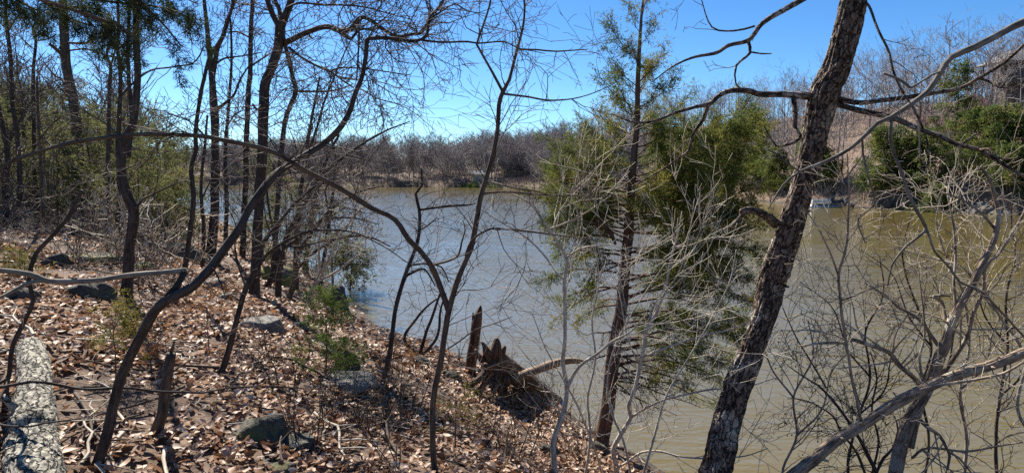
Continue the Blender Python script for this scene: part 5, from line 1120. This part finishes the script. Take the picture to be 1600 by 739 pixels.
# ------------------------------------------------------------------ cedar boughs hanging in at the top
def overhanging_cedar():
    rng = np.random.default_rng(12); base = np.array([-6.6, 5.4, 0]); base[2] = G(base[0], base[1])
    root = empty("overhanging_cedar", base, "dark cedar boughs hanging down from overhead above the curved tree", "tree")
    m = MB(); t = np.linspace(0, 1, 10); P = base + np.stack([.4 * t, .1 * t, 9 * t - .2 * (t == 0)], -1); m.tube(P, .17 * (1 - .7 * t), 12); m.build("trunk", M['cedarbark'], root)
    S0 = at(-480, -220, 5.4); f, lb = MB(), MB()
    boughs = [[(-300, -140), (-60, -58), (20, -22), (60, -2), (105, 13), (150, 28), (190, 43), (212, 62)], [(20, -22), (90, -8), (170, 2), (250, 12), (305, 32)], [(60, -4), (85, 14), (112, 30), (150, 44)], [(-60, -60), (100, -50), (190, -20), (235, 18), (262, 46), (282, 70)], [(-60, -60), (10, -10), (50, 14), (75, 22)], [(100, -40), (200, -45), (270, -10), (310, 8)], [(150, 28), (160, 36), (172, 52), (180, 62)], [(105, 13), (125, 12), (150, 14), (165, 24)]]
    for k, b in enumerate(boughs):
        Y = 5.2 + .25 * (k % 3); pts = [at(a, c, Y) for a, c in b]
        if k == 0: pts = [base + (0.28, .07, 6.6)] + pts
        O, r = smooth_path(pts, np.linspace(.035 if k == 0 else .016, .004, len(pts)), .05, rng, .01); m = MB(); m.tube(O, r, 6); m.build("bough", M['cedarbark'], root)
        n0 = int(len(O) * (.55 if k == 0 else .25))
        for i in range(n0, len(O) - 1):
            if rng.random() < .85:
                d = unit(O[i + 1] - O[i]) * .7 + rng.normal(0, .5, 3) + np.array([0, 0, -.25]); l = rng.uniform(.12, .34); S = O[i] + unit(d) * l * np.linspace(0, 1, 4)[:, None] + np.array([0, 0, -.05]) * np.linspace(0, 1, 4)[:, None] ** 2
                lb.tube(S, .0022, 3); foliage_on(f, S, rng, 62, .085, .05, 15, droop=.3, bw=.055, spread=.5)
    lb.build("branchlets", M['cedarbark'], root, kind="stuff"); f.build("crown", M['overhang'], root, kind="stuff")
overhanging_cedar()

# ------------------------------------------------------------------ cedars and brush of the wood on this bank
WC = [(12, 19, 4.6, 1.7, "dusky cedar behind the slim dark tree at the wood's edge"), (50, 25, 5.6, 2.2, "wide dusky cedar behind the antler-topped tree"), (92, 21, 3.6, 1.6, "low dusky cedar in front of the grey trunk"),
 (138, 24, 5.2, 1.5, "narrow cedar with an open top beside the grey trunk"), (160, 31, 6.2, 2.3, "broad dark cedar behind the bent thin tree"), (222, 25, 4.2, 1.7, "yellow-green cedar behind the curved tree"),
 (250, 29, 5.6, 1.6, "pointed cedar just past the curved tree"), (278, 24, 3.2, 1.5, "low cedar between the curved and wavy trees"), (236, 38, 7.5, 2.4, "tall cedar deep in the wood behind the pointed one"),
 (108, 38, 8, 2.6, "tall dark cedar deep in the wood behind the grey trunk"), (24, 36, 8, 2.8, "tall dark cedar deep in the wood's shaded edge"),
 (412, 33, 5.6, 1.8, "dark cedar behind the twin-topped tree's trunk"), (446, 27, 4.2, 1.5, "dark bushy cedar just past the twin-topped tree"), (520, 27, 3.7, 1.55, "grey-green cedar drooping over the water by the ledge rock"),
 (548, 28, 2.6, 1.1, "smaller grey-green cedar leaning out over the water"), (196, 46, 9, 3, "large dark cedar deep behind the curved tree"), (70, 52, 10, 3.4, "large dark cedar farthest in the wood"),
 (-30, 30, 7, 2.6, "shaggy cedar beyond the slim dark tree"), (0, 44, 9, 3, "shaggy tall cedar behind the dusky ones"), (134, 44, 9, 3, "tall cedar filling the gap behind the grey trunk"), (180, 34, 6.5, 2.4, "cedar behind the twisted thin tree"), (212, 52, 10, 3.2, "tall far cedar behind the yellow-green one"), (262, 42, 7, 2.4, "cedar behind the pointed cedar"), (85, 30, 6.5, 2.4, "cedar between the antler-topped tree and the grey trunk"), (275, 60, 9, 3, "cedar at the far end of the wood by the water")]
for i, (px, Y, H, W, lab) in enumerate(WC):
    cedar("cedar_tree", lab, stand(px, Y), H * (.78 if px < 330 else .95), W, 1300 + i, .115 + .0032 * Y, 56, (8 if px < 480 else 6) if Y < 29 else 5, 9, M['cedar_wood'], tlow=.10, shape=.6, bw=.09)

rng = np.random.default_rng(55)
nw = MB(); k = 0
while k < 170:
    px = rng.uniform(-500, 285); Y = rng.uniform(55, 150); p = stand(px, Y)
    if np.interp(Y, SH_Y, SH_X) - p[0] < 2: continue
    blade_tree(nw, p, rng.uniform(6, 12), rng); k += 1
o = nw.build("bank_woods", M['farbark2'], kind="stuff"); o["label"] = "leafless woods stretching back along the near bank"
LV = bare_variants(5, 620, 11, M['dark'], M['twig'], lvl=3, nlimb=15, low=.25, rmin=.010, sp=1.3, spread=1.1, wob=.05)
k = 0
while k < 40:
    px = rng.uniform(-80, 285); Y = rng.uniform(24, 75); p = stand(px, Y); d = np.interp(Y, SH_Y, SH_X) - p[0]
    if d < 1.0 or (px > 300 and Y < 30): continue
    place_bare(LV[k % 5], p, rng.uniform(.35, .72), rng.uniform(0, 6.28), "bare_tree", "leafless tree standing in the wood on the near bank", "tree", "leafless trees in the near wood"); k += 1

def brush_variant(seed, H, n, material, rmin, lvl=2, spread=.6):
    r = np.random.default_rng(seed); m = MB()
    for _ in range(n): grow(m, np.array([r.normal(0, .08), r.normal(0, .08), -.05]), np.array([r.normal(0, spread), r.normal(0, spread), .8]), H * r.uniform(.6, 1.1), .008, lvl, r, .25, .03, rmin, .24 * H)
    return m.mesh("brush_shrub", material)
BV = [brush_variant(700 + i, 1.5, 9, M['pale'] if i % 2 else M['buff'], .006) for i in range(6)]
BD = [brush_variant(720 + i, 1.5, 9, M['twig'], .005) for i in range(3)]
k = 0
while k < 165:
    px = rng.uniform(-40, 600); Y = rng.uniform(11, 40) if px < 330 else rng.uniform(15, 36); p = stand(px, Y); d = np.interp(Y, SH_Y, SH_X) - p[0]
    if d < .5 or px > 520 or (px > 330 and (d > 4.5 or k % 3)) or (px > 285): k += (px > 330); continue
    dark = rng.random() < .5
    o = bpy.data.objects.new("brush_shrub", (BD if dark else BV)[int(rng.integers(3 if dark else 6))]); col.objects.link(o); o.location = p; o.rotation_euler = (rng.normal(0, .1), rng.normal(0, .1), rng.uniform(0, 6.28)); s = rng.uniform(.6, 1.7) * (1 if Y > 15 else .55); o.scale = (s, s, s)
    if dark: tag(o, "dark bare twiggy shrub in the undergrowth of the near wood", "shrub", "dark bare shrubs in the near wood")
    else: tag(o, "pale bare twiggy shrub in the undergrowth of the near wood", "shrub", "pale bare shrubs in the near wood")
    k += 1
# low reddish stems among the leaves
SV = [brush_variant(740 + i, .7, 6, M['mid'], .0022, 1, .35) for i in range(4)]
for k in range(46):
    px, py = rng.uniform(420, 960), rng.uniform(560, 735); p = hit(px, py)
    if p[2] < .35 or np.interp(p[1], SH_Y, SH_X) - p[0] < .3: continue
    o = bpy.data.objects.new("thin_brush", SV[k % 4]); col.objects.link(o); o.location = p; o.rotation_euler = (0, 0, rng.uniform(0, 6.28)); s = rng.uniform(.6, 1.5); o.scale = (s * .8, s * .8, s)
    tag(o, "thin leafless brown shoots sprouting from the leaf litter", "shoots", "thin brown shoots on the bank")

# seedlings
def seedling(label, px, py, hpx, wpx, seed, m, nbr=30, dens=26, bl=6, **kw):
    p = hit(px, py); k = p[1] / F
    return cedar("seedling", label, p, hpx * k, wpx * k * .5, seed, bl * k, nbr, 1.9 * dens / (k * 100), 10, m, tlow=kw.get('tlow', .12), rtrunk=kw.get('r', .010), shape=.55, cat="seedling", bw=.09)
seedling("feathery green cedar seedling standing by the dark stone", 508, 592, 142, 92, 1500, M['green'], 40, 14)
seedling("short green cedar seedling spreading in front of the dark stone", 540, 600, 66, 70, 1501, M['green'], 26, 12)
seedling("yellow-green cedar seedling beside the leaning tree", 180, 590, 118, 120, 1502, M['seedling'], 30, 10, tlow=.35)
seedling("small dry orange-brown seedling beside the broken sapling", 236, 585, 76, 80, 1503, M['rust'], 20, 7, tlow=.25)
seedling("rust-leaved sapling in front of the flat-topped boulder", 326, 548, 104, 100, 1504, M['rust'], 20, 5, tlow=.35)
seedling("thin yellowish seedling beside the forked sapling's trunk", 712, 705, 112, 90, 1505, M['seedling'], 22, 4.5, tlow=.25)
seedling("low yellow-green tuft of juniper by the mossy ledge rock", 40, 440, 54, 60, 1506, M['seedling'], 24, 9)
seedling("sparse rusty seedling on the open leafy slope", 640, 585, 50, 60, 1507, M['rust'], 14, 4)

# ------------------------------------------------------------------ log, stump and sticks
a = hit(36, 556); b = hit(52, 742)
def pale_log():
    rng = np.random.default_rng(3); k = .2; d = unit(b - a); p0 = a + (0, .1, .05); p1 = b + d * .9 + (.02, 0, .09)
    n = 130; t = np.linspace(0, 1, n)[:, None]; P = p0 + (p1 - p0) * t + np.array([.03, 0, .02]) * np.sin(t * 7); r = np.interp(t[:, 0], [0, .5, 1], [.125, .165, .19])
    def disp(c, s, L, R_):
        lo = vn3(c * 1.2, s * 1.2, L * 1.6, 71) * .10; fine = np.minimum(np.abs(vn3(c * 3.4, s * 3.4, L * 9, 72)) * 2.4, .5) * .16 - .1 + vn3(c * 9, s * 9, L * 24, 73) * .04
        up = np.exp(-((L - L.max() * .60) / .055) ** 2) * np.clip(.3 + s + c, 0, 1) * .38
        return R_ * (lo + fine - up)
    m = MB(); m.tube(P, r, 72, disp, cap=True); root = empty("fallen_log", b, "pale lichen-grey log lying half buried in the dead leaves", "log"); m.build("trunk", M['log'], root)
    m = MB(); q = P[70]; m.tube([q + (-.1, 0, .1), q + (-.2, .02, .2), q + (-.24, .02, .24)], [.04, .03, .022], 10, cap=True); m.build("knot", M['log'], root)
pale_log()

woody("standing_snag", "short broken snag standing upright at the water's edge", "stump", None, [("trunk", [(735, 582, 10), (737, 562, 8.6), (742, 530, 8.2), (745, 508, 8), (747, 495, 7), (750, 484, 4), (751, 477, 1)]), ("splinter", [(741, 500, 3.4), (740, 492, 2), (740, 488, .8)])], M['rot'], None, seed=91, hero=True)
woody("fallen_tree", "rotten fallen tree with upturned roots and its trunk slanting into the water", "fallen tree", 12.1, [
 ("trunk", [(764, 560, 20), (780, 568, 19, .2), (800, 581, 17.5, .6), (822, 596, 16, 1.1), (846, 612, 14, 1.6), (866, 627, 12, 2.1), (884, 641, 9, 2.5)]),
 ("root", [(768, 570, 13), (773, 550, 10, -.1), (775, 536, 7, -.1), (775, 528, 3, -.1)]), ("root", [(766, 566, 12), (761, 552, 8, -.2), (757, 541, 4, -.2), (752, 533, 2, -.2)]),
 ("root", [(766, 572, 8, -.1), (752, 588, 5, -.3), (740, 598, 4.5, -.4), (728, 605, 2, -.4)]), ("root", [(770, 578, 7, -.1), (760, 596, 4.5, -.3), (751, 606, 4, -.4), (742, 613, 2, -.4)]),
 ("root", [(778, 580, 7, -.1), (777, 598, 4, -.3), (770, 614, 4, -.4)]), ("root", [(765, 562, 9, 0), (752, 560, 5, -.2), (746, 552, 3, -.3), (743, 545, 1.4, -.3)]), ("root", [(775, 560, 9, .1), (786, 548, 5, .1), (789, 540, 2, .1)]), ("root", [(790, 590, 6, -.1), (793, 602, 3.5, -.2), (788, 612, 2, -.2)]), ("root", [(772, 566, 8, -.1), (764, 574, 6, -.3), (757, 570, 4, -.4), (753, 576, 2, -.4)]),
], M['rot'], None, seed=92, hero=True, ground_first=False, base=np.array([*hit(765, 600)[:2], 0.6]))
woody("broken_branch", "pale broken branch jutting level over the water from the fallen tree", "branch", 12.3, [("branch", [(800, 594, 7.5), (820, 585, 7), (842, 576, 6.8), (860, 569, 6.5), (878, 565, 6), (898, 563, 5), (915, 566, 3)])], bark("bare_wood", (.14, .095, .06), (.34, .25, .17)), None, seed=93, ground_first=False)
woody("thin_snag", "thin dead stick standing in the shallows near the ledge rock", "stick", 26, [("stem", [(576, 502, 2.6), (577, 490, 2.2), (578, 482, 1.2)])], M['rot'], None, seed=94)

rng = np.random.default_rng(66)
KV = []
for i in range(5):
    m = MB(); n = 9; t = np.linspace(0, 1, n); P = np.stack([t, .06 * np.cumsum(rng.normal(0, .5, n)), .02 * np.cumsum(rng.normal(0, .4, n))], -1); m.tube(P, np.linspace(.013, .005, n), 6)
    for q in (3, 5, 6): m.tube([P[q], P[q] + (.12, .1 * rng.choice([-1, 1]), .03), P[q] + (.22, .2 * rng.choice([-1, 1]), .03)], [.007, .005, .003], 4)
    KV.append(m)
KM = [[m.mesh("fallen_stick", M[mt]) for m in KV] for mt in ('pale', 'mid')]
for k in range(70):
    px, py = rng.uniform(0, 900), rng.uniform(430, 738); p = hit(px, py)
    if p[2] < .3 or np.interp(p[1], SH_Y, SH_X) - p[0] < .4: continue
    az = rng.uniform(0, 6.28); s = rng.uniform(.5, 1.6); e = np.array([math.cos(az), math.sin(az)]) * s; g2 = G(p[0] + e[0], p[1] + e[1]); tilt = -math.atan2(g2 - p[2], s); pl = int(rng.random() < .5)
    o = bpy.data.objects.new("fallen_stick", KM[pl][k % 5]); col.objects.link(o); o.location = p + (0, 0, .05); o.rotation_euler = (0, tilt, az); o.scale = (s, s, s)
    tag(o, ("brown", "pale")[1 - pl] + " fallen stick lying on the dead leaves", "stick", ("brown", "pale")[1 - pl] + " sticks on the leaf litter")
